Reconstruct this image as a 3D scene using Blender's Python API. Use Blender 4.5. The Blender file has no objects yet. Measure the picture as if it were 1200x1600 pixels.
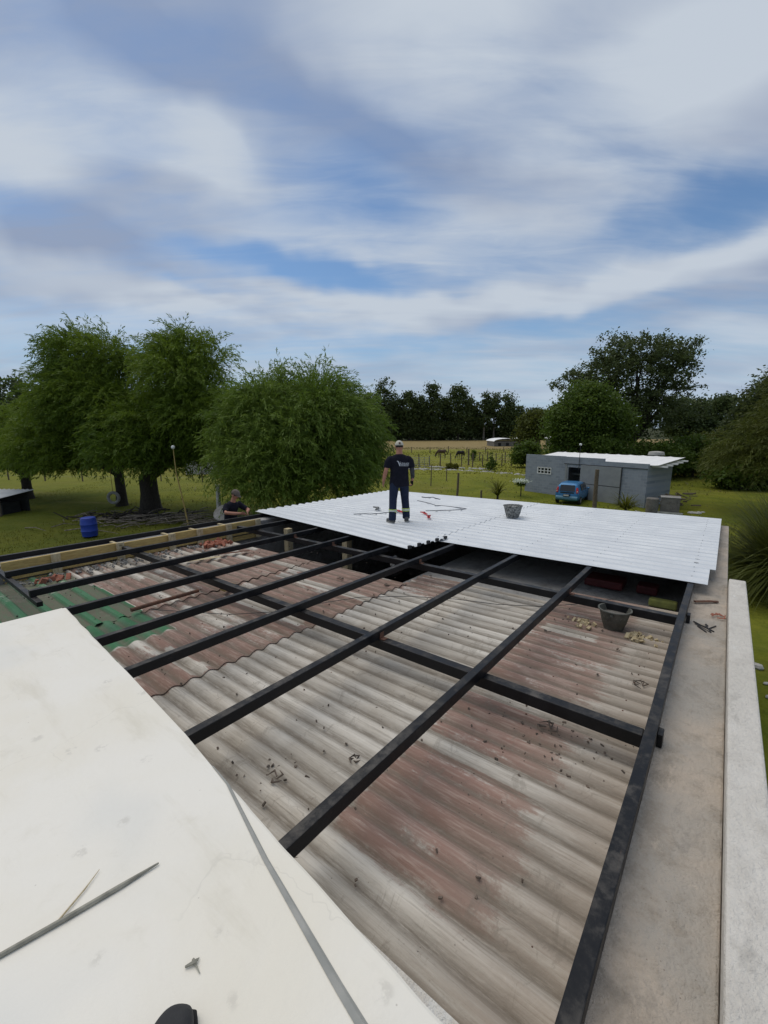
import bpy, bmesh, math, random
import numpy as np
from mathutils import Vector, Matrix, noise
rnd = random.Random(7); rng = np.random.default_rng(7)
PI = math.pi
scene = bpy.context.scene
COL = scene.collection
# ---------------------------------------------------------------- camera
PITCH = math.atan(130/670.7); ROLL = -0.00601; H = 5.3
cy, sy = math.cos(PITCH), math.sin(PITCH)
fw = Vector((0, cy, -sy)); up0 = Vector((0, sy, cy)); xr = Vector((1, 0, 0))
cr, sr = math.cos(ROLL), math.sin(ROLL)
right = xr*cr + up0*sr; up = -xr*sr + up0*cr
cam = bpy.data.cameras.new('camera'); camo = bpy.data.objects.new('camera', cam); COL.objects.link(camo)
camo.matrix_world = Matrix(((right.x, up.x, -fw.x, 0), (right.y, up.y, -fw.y, 0), (right.z, up.z, -fw.z, H), (0, 0, 0, 1)))
cam.sensor_fit = 'VERTICAL'; cam.sensor_height = 24; cam.lens = 24*670.7/1600; cam.clip_start = .05; cam.clip_end = 5000
scene.camera = camo
# ---------------------------------------------------------------- sun and sky
SUN_AZ, SUN_EL = math.radians(-50), math.radians(66)       # azimuth from +Y towards +X
world = bpy.data.worlds.new('World'); scene.world = world; world.use_nodes = True
sun = bpy.data.lights.new('sun', 'SUN'); suno = bpy.data.objects.new('sun', sun); COL.objects.link(suno)
sun.energy = 1.6; sun.angle = math.radians(65); sun.color = (1, .92, .80)
sd = Vector((math.sin(SUN_AZ)*math.cos(SUN_EL), math.cos(SUN_AZ)*math.cos(SUN_EL), math.sin(SUN_EL)))
suno.rotation_euler = (-sd).to_track_quat('-Z', 'Y').to_euler()
vs = scene.view_settings; vs.view_transform = 'Standard'; vs.look = 'None'; vs.exposure = 0.0; vs.gamma = 1; vs.use_curve_mapping = False

class NT:
    """small helper to write node graphs"""
    def __init__(s, nt): s.nt = nt; s.N = nt.nodes; s.L = nt.links
    def n(s, t, **kw):
        x = s.N.new(t)
        for k, v in kw.items(): setattr(x, k, v)
        return x
    def put(s, sock, v):
        if hasattr(v, 'is_linked') or hasattr(v, 'links'): s.L.new(v, sock)
        elif v is not None:
            if hasattr(sock.default_value, '__len__') and not hasattr(v, '__len__'): v = (v,)*len(sock.default_value)
            if hasattr(v, '__len__') and len(v) == 3 and len(sock.default_value) == 4: v = (*v, 1)
            sock.default_value = v
    def m(s, op, a, b=0.0, c=None, clamp=False):
        x = s.n('ShaderNodeMath', operation=op, use_clamp=clamp); s.put(x.inputs[0], a); s.put(x.inputs[1], b)
        if c is not None: s.put(x.inputs[2], c)
        return x.outputs[0]
    def vm(s, op, a, b=None):
        x = s.n('ShaderNodeVectorMath', operation=op); s.put(x.inputs[0], a)
        if b is not None: s.put(x.inputs[1], b)
        return x.outputs['Value'] if op in ('LENGTH', 'DOT_PRODUCT') else x.outputs[0]
    def mix(s, f, a, b, blend='MIX'):
        x = s.n('ShaderNodeMix', data_type='RGBA', blend_type=blend); s.put(x.inputs[0], f); s.put(x.inputs[6], a); s.put(x.inputs[7], b)
        return x.outputs[2]
    def noise(s, vec, scale, detail=4, rough=.55, dist=0, out='Fac'):
        x = s.n('ShaderNodeTexNoise'); s.put(x.inputs['Vector'], vec)
        x.inputs['Scale'].default_value = scale; x.inputs['Detail'].default_value = detail
        x.inputs['Roughness'].default_value = rough; x.inputs['Distortion'].default_value = dist
        return x.outputs[out]
    def vor(s, vec, scale, feature='F1', out='Distance', rnd_=1):
        x = s.n('ShaderNodeTexVoronoi', feature=feature); s.put(x.inputs['Vector'], vec); x.inputs['Scale'].default_value = scale
        x.inputs['Randomness'].default_value = rnd_
        return x.outputs[out]
    def ramp(s, v, a, b, lo=0.0, hi=1.0, smooth=True):
        x = s.n('ShaderNodeMapRange', interpolation_type='SMOOTHSTEP' if smooth else 'LINEAR')
        s.put(x.inputs[0], v); s.put(x.inputs[1], a); s.put(x.inputs[2], b); s.put(x.inputs[3], lo); s.put(x.inputs[4], hi)
        return x.outputs[0]
    def map(s, vec, scale=(1, 1, 1), loc=(0, 0, 0), rot=(0, 0, 0), vt='POINT'):
        x = s.n('ShaderNodeMapping', vector_type=vt); s.put(x.inputs[0], vec)
        x.inputs['Scale'].default_value = scale; x.inputs['Location'].default_value = loc; x.inputs['Rotation'].default_value = rot
        return x.outputs[0]
    def obj(s): return s.n('ShaderNodeTexCoord').outputs['Object']
    def attr(s, name): return s.n('ShaderNodeAttribute', attribute_name=name)

w = NT(world.node_tree)
for x in list(w.N): w.N.remove(x)
sky = w.n('ShaderNodeTexSky', sky_type='NISHITA', sun_disc=False, sun_elevation=SUN_EL, sun_rotation=SUN_AZ, altitude=50, air_density=1.0, dust_density=.6, ozone_density=1.5)
dirv = w.n('ShaderNodeTexCoord').outputs['Generated']
sep = w.n('ShaderNodeSeparateXYZ'); w.L.new(dirv, sep.inputs[0])
dx_, dy_, dz_ = sep.outputs
azn = w.m('ARCTAN2', dx_, dy_); eln = w.m('ARCSINE', dz_)
zc = w.m('ADD', w.m('MAXIMUM', dz_, 0), .16)
cx = w.n('ShaderNodeCombineXYZ'); w.L.new(w.m('DIVIDE', dx_, zc), cx.inputs[0]); w.L.new(w.m('DIVIDE', dy_, zc), cx.inputs[1])
P = cx.outputs[0]
ae = w.n('ShaderNodeCombineXYZ'); w.L.new(azn, ae.inputs[0]); w.L.new(eln, ae.inputs[1]); AE0 = ae.outputs[0]
wob = w.vm('SUBTRACT', w.noise(AE0, 5, 3, .5, out='Color'), (.5, .5, .5))
AE = w.vm('ADD', AE0, w.vm('MULTIPLY', wob, (.16, .10, 0)))
def blob(a, e, ra, re, rot, k):
    v = w.map(AE, scale=(ra, re, 1), loc=(a, e, 0), rot=(0, 0, rot), vt='TEXTURE')
    return w.m('MULTIPLY', w.ramp(w.vm('LENGTH', v), 0, 1, 1, 0), k)
streak = w.noise(w.map(P, rot=(0, 0, .5), scale=(.55, 1.5, 1)), 1.1, 5, .5, 1.0)
fine = w.noise(w.map(P, rot=(0, 0, .35), scale=(.7, 2.6, 1)), 3.2, 6, .6, .7)
D = w.m('ADD', w.m('MULTIPLY', w.m('SUBTRACT', streak, .5), 1.3), w.m('MULTIPLY', w.m('SUBTRACT', fine, .5), .55))
D = w.m('ADD', D, .66)
for b in [(-.12, .315, .42, .055, -.06, -.78), (.62, .345, .30, .085, .05, -.62), (.27, .335, .35, .06, .0, -.12), (-.03, .44, .32, .10, -.25, -.28),
          (-.62, .36, .2, .05, .1, -.22), (.14, .18, .8, .035, .05, -.32), (-.30, .26, .3, .02, -.1, -.25), (.45, .22, .35, .018, .1, -.22), (-.5, .13, .3, .05, 0, -.25), (.62, .17, .25, .06, 0, -.12),
          (-.33, .50, .17, .12, 0, .30), (-.65, .43, .2, .08, .2, .3), (-.6, .27, .3, .07, -.2, .25), (.0, .245, .8, .05, 0, .28), (.55, .265, .4, .04, .1, .25), (.1, .68, .5, .16, 0, .35), (.6, .55, .4, .14, 0, .3)]:
    D = w.m('ADD', D, blob(*b))
Dc = w.ramp(D, .02, .95)
# thickness of the cloud: thick parts read lilac grey, thin bright ones white
thick = w.noise(w.map(P, loc=(3, 1, 0), rot=(0, 0, .6), scale=(.6, 1.2, 1)), 1.3, 4, .5, .4)
thick = w.ramp(thick, .35, .7)
for b in [(-.42, .60, .45, .09, -.35, .75), (-.05, .54, .35, .07, -.35, .75), (.2, .46, .35, .08, -.25, .6), (-.6, .34, .25, .06, 0, .5), (.1, .8, .5, .1, 0, .2),
          (-.33, .50, .16, .10, 0, -.9), (.0, .245, .8, .05, 0, -.7), (.1, .68, .45, .12, 0, -.6), (.55, .265, .4, .05, .1, -.6), (-.65, .42, .22, .08, .2, -.7), (-.6, .27, .3, .07, -.2, -.6), (.6, .53, .4, .12, 0, -.5)]:
    thick = w.m('ADD', thick, blob(*b))
thick = w.m('MINIMUM', w.m('MAXIMUM', thick, 0), 1)
cloudc = w.mix(thick, (5.4, 6.0, 6.8), (2.95, 3.55, 4.85))
skyc = w.mix(1.0, sky.outputs[0], (.80, .95, 1.06), 'MULTIPLY')
haz = w.ramp(dz_, 0.0, .26, .75, 0)
skyc = w.mix(haz, skyc, (3.3, 4.8, 6.5))
low = w.ramp(dz_, .05, .30, .5, 0); cloudc = w.mix(low, cloudc, (4.5, 5.6, 6.9)); fin = w.mix(Dc, skyc, cloudc)
bg = w.n('ShaderNodeBackground'); w.L.new(fin, bg.inputs[0]); bg.inputs[1].default_value = .1
wo = w.n('ShaderNodeOutputWorld'); w.L.new(bg.outputs[0], wo.inputs[0])

# ---------------------------------------------------------------- materials
MATS = {}
def mat(name, fn):
    m = bpy.data.materials.new(name); m.use_nodes = True; t = NT(m.node_tree)
    b = m.node_tree.nodes['Principled BSDF']; fn(t, b); MATS[name] = m; return m
def bump(t, b, h, strength=.3, dist=.02):
    x = t.n('ShaderNodeBump'); x.inputs['Strength'].default_value = strength; x.inputs['Distance'].default_value = dist
    t.put(x.inputs['Height'], h); t.L.new(x.outputs[0], b.inputs['Normal'])
def simple(name, c, c2=None, sc=6, rough=.6, metal=0, bs=.2, bd=.01, spec=.5, stretch=(1, 1, 1)):
    def fn(t, b):
        o = t.map(t.obj(), scale=stretch)
        n = t.noise(o, sc, 5, .6)
        c2_ = c2 or tuple(v*.7 for v in c)
        t.put(b.inputs['Base Color'], t.mix(t.ramp(n, .3, .7), c, c2_))
        t.put(b.inputs['Roughness'], t.ramp(n, .3, .7, rough, min(1, rough+.12))); b.inputs['Metallic'].default_value = metal
        b.inputs['Specular IOR Level'].default_value = spec
        bump(t, b, t.noise(o, sc*5, 4, .6), bs, bd)
    return mat(name, fn)
def oldroof(t, b):
    o = t.obj()
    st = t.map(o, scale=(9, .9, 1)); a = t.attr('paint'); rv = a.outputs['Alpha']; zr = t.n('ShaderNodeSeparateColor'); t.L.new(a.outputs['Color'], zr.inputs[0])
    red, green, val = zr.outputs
    n1 = t.noise(o, 1.3, 6, .65, .4); n2 = t.noise(st, 2.2, 5, .65); n3 = t.noise(o, 14, 5, .65); n4 = t.noise(t.map(o, scale=(30, 2.5, 1)), 2, 4, .6)
    base = t.mix(t.ramp(t.m('ADD', t.m('MULTIPLY', n2, .55), t.m('MULTIPLY', rv, .45)), .28, .72), (.62, .575, .50), (.43, .39, .33))
    base = t.mix(t.ramp(n1, .42, .72, 0, .5), base, (.40, .34, .265))
    base = t.mix(t.ramp(n3, .62, .76, 0, .3), base, (.66, .63, .56)); n5 = t.noise(t.map(o, scale=(55, 1.6, 1)), 1.3, 5, .7); base = t.mix(t.ramp(n5, .48, .70, 0, .55), base, (.20, .175, .14)); base = t.mix(t.ramp(n5, .46, .30, 0, .4), base, (.68, .655, .59))
    rm = t.m('ADD', red, t.m('ADD', t.m('MULTIPLY', t.m('SUBTRACT', n2, .5), .8), t.m('ADD', t.m('MULTIPLY', t.m('SUBTRACT', t.noise(t.map(o, scale=(7, 1.1, 1)), 5, 5, .7), .5), .6), t.m('MULTIPLY', t.m('SUBTRACT', n1, .5), .5))))
    redc = t.mix(t.ramp(n1, .35, .65), (.29, .145, .108), (.235, .145, .115)); redc = t.mix(rv, redc, (.21, .115, .085)); redc = t.mix(t.ramp(n4, .45, .70, 0, .55), redc, (.46, .35, .29))
    base = t.mix(t.ramp(t.m('ADD', rm, t.m('MULTIPLY', t.m('SUBTRACT', t.noise(o, 38, 4, .7), .5), .35)), .34, .60, 0, .85), base, redc)
    gm = t.m('ADD', green, t.m('ADD', t.m('MULTIPLY', t.m('SUBTRACT', n3, .5), .35), t.m('MULTIPLY', t.m('SUBTRACT', n1, .5), .3)))
    base = t.mix(t.ramp(gm, .40, .58), base, t.mix(t.ramp(n2, .3, .75), (.05, .17, .075), (.085, .19, .11)))
    sx = t.n('ShaderNodeSeparateXYZ'); t.L.new(o, sx.inputs[0]); base = t.mix(t.m('MULTIPLY', t.ramp(sx.outputs[1], 1.1, .4), t.ramp(n2, .3, .6, .25, .7)), base, (.33, .27, .215))
    # pan dirt, deepened to paint rib shade into the colour; dark lichen specks
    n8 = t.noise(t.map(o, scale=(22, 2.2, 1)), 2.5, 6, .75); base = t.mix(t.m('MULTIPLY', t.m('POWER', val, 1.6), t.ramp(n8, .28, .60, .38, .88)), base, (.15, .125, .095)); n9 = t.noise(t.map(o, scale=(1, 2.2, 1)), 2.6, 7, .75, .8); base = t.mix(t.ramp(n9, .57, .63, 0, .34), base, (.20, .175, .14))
    sp = t.m('MULTIPLY', t.ramp(t.vor(o, 26), .05, .14, 1, 0), t.ramp(t.noise(o, 2.3, 3), .5, .62))
    base = t.mix(t.m('MULTIPLY', sp, .7), base, (.05, .045, .04))
    cr_ = t.ramp(t.vor(t.vm('ADD', o, t.vm('MULTIPLY', t.noise(o, 4, 4, .6, out='Color'), (.35, .35, .1))), 2.3, 'DISTANCE_TO_EDGE'), 0, .012, 1, 0)
    base = t.mix(t.m('MULTIPLY', cr_, t.ramp(n1, .45, .6, 0, .3)), base, (.12, .10, .08))
    t.put(b.inputs['Base Color'], base); b.inputs['Roughness'].default_value = .85; b.inputs['Specular IOR Level'].default_value = .25
    bump(t, b, t.m('ADD', n3, t.m('MULTIPLY', n4, .5)), .55, .012)
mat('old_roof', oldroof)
def newroof(t, b):
    o = t.obj(); n = t.noise(o, 1.6, 4, .6); n2 = t.noise(t.map(o, scale=(14, 1, 1)), 2, 4, .6)
    c = t.mix(t.ramp(n, .3, .7), (.66, .685, .70), (.61, .635, .655)); c = t.mix(t.ramp(n2, .55, .8, 0, .35), c, (.50, .53, .55))
    c = t.mix(t.ramp(t.noise(o, 5, 6, .75), .58, .74, 0, .4), c, (.44, .43, .40))
    t.put(b.inputs['Base Color'], c); b.inputs['Metallic'].default_value = .12
    t.put(b.inputs['Roughness'], t.ramp(n, .3, .7, .42, .55)); bump(t, b, t.noise(o, 3, 3), .25, .02)
mat('new_roof', newroof)
def rough_poly(pts, amp=.004, step=.12):
    out = []
    for (x0, y0), (x1, y1) in zip(pts, pts[1:]+pts[:1]):
        d = math.hypot(x1-x0, y1-y0); n = max(1, int(d/step))
        for i in range(n):
            t = i/n; k = amp*noise.noise(Vector((x0+(x1-x0)*t, y0+(y1-y0)*t, 1))*6); out.append((x0+(x1-x0)*t+(y1-y0)/d*k, y0+(y1-y0)*t-(x1-x0)/d*k))
    return out
def slabm(t, b):
    o = t.obj(); n = t.noise(o, 1.1, 5, .6, .5); n2 = t.noise(o, 5, 6, .7)
    c = t.mix(t.ramp(n, .35, .68), (.82, .78, .69), (.79, .74, .625)); c = t.mix(t.ramp(n2, .55, .8, 0, .35), c, (.60, .55, .44))
    sp = t.m('MULTIPLY', t.ramp(t.vor(o, 17), .02, .06, 1, 0), t.ramp(t.noise(o, 6, 2), .52, .6))
    c = t.mix(t.m('MULTIPLY', sp, .55), c, (.35, .30, .24))
    s3 = t.ramp(t.noise(t.map(o, rot=(0, 0, .9), scale=(3, .5, 1)), 2.2, 5, .65), .54, .74, 0, .45); c = t.mix(s3, c, (.62, .57, .45)); s4 = t.ramp(t.noise(o, .55, 3, .5, .8), .52, .66, 0, .5); c = t.mix(s4, c, (.66, .66, .62)); cr2 = t.ramp(t.vor(t.vm('ADD', o, t.vm('MULTIPLY', t.noise(o, 3, 4, .6, out='Color'), (.5, .5, .1))), 1.1, 'DISTANCE_TO_EDGE'), 0, .006, 1, 0); c = t.mix(t.m('MULTIPLY', cr2, t.ramp(n, .50, .60, 0, .16)), c, (.36, .34, .29)); fs = t.m('MULTIPLY', t.ramp(t.vor(o, 5.5), .10, .20, 1, 0), t.ramp(t.noise(o, 30, 3, .7), .45, .62, 0, .35)); c = t.mix(fs, c, (.45, .42, .36))
    t.put(b.inputs['Base Color'], c); b.inputs['Roughness'].default_value = .55; bump(t, b, t.m('ADD', t.m('MULTIPLY', n, 3), n2), .22, .02)
mat('white_slab', slabm)
def steel(t, b):
    o = t.obj(); n = t.noise(o, 7, 6, .7); n2 = t.noise(o, 2, 4, .6)
    geo = t.n('ShaderNodeNewGeometry'); s = t.n('ShaderNodeSeparateXYZ'); t.L.new(geo.outputs['Normal'], s.inputs[0])
    c = t.mix(t.ramp(n, .35, .75), (.006, .0065, .008), (.015, .0145, .015))
    dust = t.m('MULTIPLY', t.ramp(s.outputs[2], .6, 1), t.m('MULTIPLY', t.ramp(n, .42, .7), t.ramp(n2, .3, .65, .03, .35)))
    c = t.mix(dust, c, (.16, .145, .125))
    t.put(b.inputs['Base Color'], c); t.put(b.inputs['Roughness'], t.ramp(n, .3, .7, .36, .62)); b.inputs['Specular IOR Level'].default_value = .28
    sc_ = t.m('MULTIPLY', t.ramp(t.noise(t.map(o, scale=(2, 30, 30)), 3, 4, .7), .62, .72, 0, .5), t.ramp(n2, .5, .62)); t.put(b.inputs['Base Color'], t.mix(sc_, t.mix(dust, c, (.16, .145, .125)), (.12, .07, .045)))
    bump(t, b, t.noise(o, 30, 4), .3, .004)
mat('black_steel', steel)
def plaster(name, ca, cb, cc, spk=.5):
    def fn(t, b):
        o = t.obj(); n = t.noise(o, .9, 6, .65, .5); n2 = t.noise(o, 6, 6, .7); n3 = t.noise(o, 45, 4, .7)
        c = t.mix(t.ramp(n, .36, .62), ca, cb); c = t.mix(t.ramp(n2, .45, .70, 0, .75), c, cc); n7 = t.noise(t.map(o, loc=(3, 2, 0), scale=(.7, 1.6, 1)), 2.1, 6, .72, .8); c = t.mix(t.ramp(n7, .56, .66, 0, .4), c, tuple(v*.55 for v in cb)); c = t.mix(t.ramp(n7, .40, .34, 0, .35), c, tuple(min(.8, v*1.25) for v in ca))
        sp = t.m('MULTIPLY', t.ramp(t.vor(o, 30), .05, .12, 1, 0), t.ramp(t.noise(o, 3, 3), .48, .6)); c = t.mix(t.m('MULTIPLY', sp, spk), c, tuple(v*.35 for v in ca))
        t.put(b.inputs['Base Color'], c); b.inputs['Roughness'].default_value = .9; b.inputs['Specular IOR Level'].default_value = .2
        bump(t, b, t.m('ADD', t.m('MULTIPLY', n2, 2.2), n3), .9, .016)
    return mat(name, fn)
plaster('ledge', (.52, .435, .345), (.40, .365, .315), (.31, .265, .21), .7)
plaster('parapet', (.72, .68, .61), (.64, .60, .53), (.56, .52, .46), .3)
plaster('concrete', (.36, .35, .33), (.27, .26, .24), (.20, .19, .175))
plaster('dark_render', (.20, .185, .165), (.15, .14, .125), (.10, .095, .085))
def blockwall(t, b):
    o = t.obj(); br = t.n('ShaderNodeTexBrick'); t.put(br.inputs['Vector'], t.map(o, rot=(PI/2, 0, 0))); br.inputs['Scale'].default_value = 1; br.inputs['Brick Width'].default_value = .4; br.inputs['Row Height'].default_value = .2; br.inputs['Mortar Size'].default_value = .014
    br.inputs['Color1'].default_value = (.26, .295, .34, 1); br.inputs['Color2'].default_value = (.17, .195, .23, 1); br.inputs['Mortar'].default_value = (.30, .32, .34, 1); n = t.noise(o, .8, 5, .65); n2 = t.noise(o, 4, 5, .7)
    c = t.mix(t.ramp(n, .35, .65, .2, .85), br.outputs[0], (.27, .295, .325)); c = t.mix(t.ramp(n2, .5, .75, 0, .55), c, (.33, .35, .36)); t.put(b.inputs['Base Color'], c); b.inputs['Roughness'].default_value = .92; bump(t, b, n2, .6, .02)
mat('house_wall', blockwall)
simple('timber', (.52, .385, .14), (.38, .26, .09), 7, .75, stretch=(1.2, 7, 7), bs=.4)
simple('timber_pale', (.55, .47, .30), (.40, .31, .17), 9, .75, stretch=(5, 5, 1.2), bs=.4)
simple('brick_red', (.42, .15, .09), (.30, .12, .08), 9, .9, bs=.5)
simple('rust', (.16, .07, .04), (.09, .05, .035), 14, .85)
simple('bark', (.055, .045, .033), (.03, .025, .02), 5, .95, stretch=(4, 4, 1), bs=.8, bd=.06)
simple('pale_bark', (.22, .19, .15), (.10, .085, .065), 3, .95, stretch=(3, 3, .6), bs=.6, bd=.05)
simple('post_wood', (.17, .13, .09), (.08, .065, .045), 6, .9, stretch=(5, 5, 1), bs=.5)
simple('wire', (.05, .05, .05), None, 5, .6); simple('grey_cord', (.12, .13, .15), None, 9, .7)
simple('blue_plastic', (.012, .05, .36), (.01, .035, .26), 3, .45); simple('red_plastic', (.55, .03, .03), (.35, .02, .02), 5, .5)
simple('black_rubber', (.02, .02, .022), (.035, .035, .035), 20, .75); simple('bucket_dark', (.055, .057, .045), (.11, .105, .085), 14, .7)
simple('bucket_grey', (.05, .052, .05), (.32, .32, .30), 22, .8, bs=.6)
simple('skin', (.42, .20, .13), (.36, .16, .105), 8, .6); simple('shirt_black', (.008, .009, .016), (.014, .014, .022), 12, .9, spec=.2)
simple('trouser_navy', (.014, .022, .045), (.022, .030, .055), 10, .9, spec=.2); simple('cap_cream', (.55, .52, .44), (.44, .41, .34), 9, .9)
simple('cap_brown', (.15, .12, .10), (.10, .08, .065), 9, .9); simple('hair', (.02, .014, .01), None, 30, .8)
simple('hivis', (.55, .66, .16), (.42, .52, .12), 20, .6); simple('reflective', (.62, .64, .60), (.5, .52, .5), 20, .35)
simple('shoe_grey', (.13, .13, .125), (.07, .07, .07), 18, .8); simple('sole', (.35, .34, .31), None, 18, .8); simple('sleeve_grey', (.06, .062, .066), (.035, .036, .04), 14, .9)
simple('white_print', (.55, .57, .60), (.48, .5, .53), 30, .7)
simple('car_blue', (.045, .20, .40), (.04, .17, .36), 2, .25, metal=.25, bs=.0); simple('car_cladding', (.10, .24, .33), None, 4, .5)
simple('car_glass', (.02, .024, .026), (.03, .033, .034), 3, .12, bs=0); simple('lamp_red', (.55, .03, .02), (.4, .02, .02), 6, .2, bs=0); simple('lamp_clear', (.7, .45, .35), None, 6, .2, bs=0)
simple('rim_grey', (.30, .30, .27), (.40, .39, .35), 8, .6); simple('slab_mark_grey', (.36, .345, .28), (.22, .21, .17), 20, .9); simple('dark_red', (.10, .012, .01), (.07, .01, .01), 5, .6)
simple('tyre', (.018, .018, .018), None, 9, .85); simple('rim', (.32, .33, .34), None, 6, .4, metal=.6); simple('plate', (.68, .68, .66), None, 9, .5)
simple('door_sheet', (.27, .28, .275), (.23, .24, .24), 2, .6, bs=.1); simple('white_paint', (.78, .78, .76), (.66, .66, .63), 4, .6); simple('roof_white', (.90, .89, .86), (.82, .81, .78), 1.5, .6)
simple('straw_roof', (.60, .62, .63), (.48, .5, .52), 1, .6); simple('dark_void', (.02, .02, .02), None, 3, .9); simple('foam_yellow', (.24, .25, .06), (.16, .17, .05), 8, .8)
simple('horse_brown', (.075, .042, .025), (.05, .028, .018), 3, .7); simple('horse_dark', (.022, .015, .012), None, 3, .7)
simple('white_stone', (.52, .50, .45), (.36, .35, .32), 3, .9, bs=.7, bd=.05); simple('petal', (.75, .78, .70), (.6, .66, .5), 9, .8)
simple('debris', (.17, .13, .10), (.07, .06, .05), 11, .9)
def leafmat(name, c1, c2, c3, rough=.55, trans=.42):
    def fn(t, b):
        a = t.attr('vary').outputs['Fac']
        n = t.noise(t.obj(), .45, 3, .5)
        c = t.mix(a, c1, c2); c = t.mix(t.ramp(n, .42, .66, 0, .6), c, c3)
        t.put(b.inputs['Base Color'], c); b.inputs['Roughness'].default_value = rough; b.inputs['Specular IOR Level'].default_value = .3
        tr = t.n('ShaderNodeBsdfTranslucent'); t.put(tr.inputs[0], c); mx = t.n('ShaderNodeMixShader'); mx.inputs[0].default_value = trans
        t.L.new(b.outputs[0], mx.inputs[1]); t.L.new(tr.outputs[0], mx.inputs[2]); t.L.new(mx.outputs[0], t.N['Material Output'].inputs[0])
    return mat(name, fn)
leafmat('leaf_willow', (.060, .115, .012), (.20, .27, .030), (.13, .195, .015))
leafmat('leaf_willow_pale', (.060, .115, .016), (.22, .30, .050), (.13, .20, .022))
leafmat('leaf_euc', (.042, .070, .020), (.105, .135, .042), (.07, .10, .026), trans=.35)
leafmat('leaf_broad', (.055, .105, .014), (.13, .18, .026), (.09, .14, .018))
leafmat('leaf_grey', (.060, .085, .026), (.12, .145, .05), (.085, .115, .034))
leafmat('leaf_olive', (.070, .090, .014), (.13, .145, .026), (.10, .11, .018))
leafmat('leaf_grass', (.09, .10, .012), (.15, .155, .022), (.115, .115, .016), trans=.5)
leafmat('blade_dry', (.17, .16, .06), (.26, .23, .10), (.14, .14, .04), trans=.2)
def ground_m(t, b):
    o = t.obj(); s = t.n('ShaderNodeSeparateXYZ'); t.L.new(o, s.inputs[0]); x, y, z = s.outputs
    n1 = t.noise(o, .045, 5, .6, .3); n2 = t.noise(o, .35, 5, .65); n3 = t.noise(o, 3.5, 5, .7); n4 = t.noise(t.map(o, scale=(1, 3, 1)), .12, 4, .6, .6)
    g = t.mix(t.ramp(n2, .3, .7), (.10, .125, .012), (.175, .18, .020)); g = t.mix(t.ramp(n3, .45, .75, 0, .5), g, (.065, .085, .010))
    g = t.mix(t.ramp(y, 30, 60, 0, .6), g, (.245, .24, .036)); g = t.mix(t.ramp(n1, .45, .65, 0, .6), g, (.19, .155, .035)); g = t.mix(t.ramp(n4, .55, .75, 0, .6), g, (.26, .21, .07))
    wy = t.m('ADD', y, t.m('MULTIPLY', t.m('SUBTRACT', n1, .5), 14))
    tan = t.mix(t.ramp(n2, .3, .7), (.30, .225, .10), (.235, .18, .08))
    g = t.mix(t.ramp(wy, 106, 114), g, tan)
    tree_shade = t.m('MULTIPLY', t.ramp(x, -2, -7), t.ramp(wy, 28, 24)); g = t.mix(t.m('MULTIPLY', tree_shade, .55), g, (.045, .06, .010))  # tree shade over the left foreground lawn, painted into the grass colour
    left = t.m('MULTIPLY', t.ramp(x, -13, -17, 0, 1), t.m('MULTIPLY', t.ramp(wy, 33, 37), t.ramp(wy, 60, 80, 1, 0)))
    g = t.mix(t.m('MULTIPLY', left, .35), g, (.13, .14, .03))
    far = t.ramp(wy, 185, 200); g = t.mix(far, g, (.045, .05, .02))
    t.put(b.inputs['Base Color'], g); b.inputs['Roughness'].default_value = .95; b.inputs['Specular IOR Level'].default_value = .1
    bump(t, b, t.m('ADD', n3, t.m('MULTIPLY', n2, 3)), .8, .12)
mat('ground', ground_m)

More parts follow.
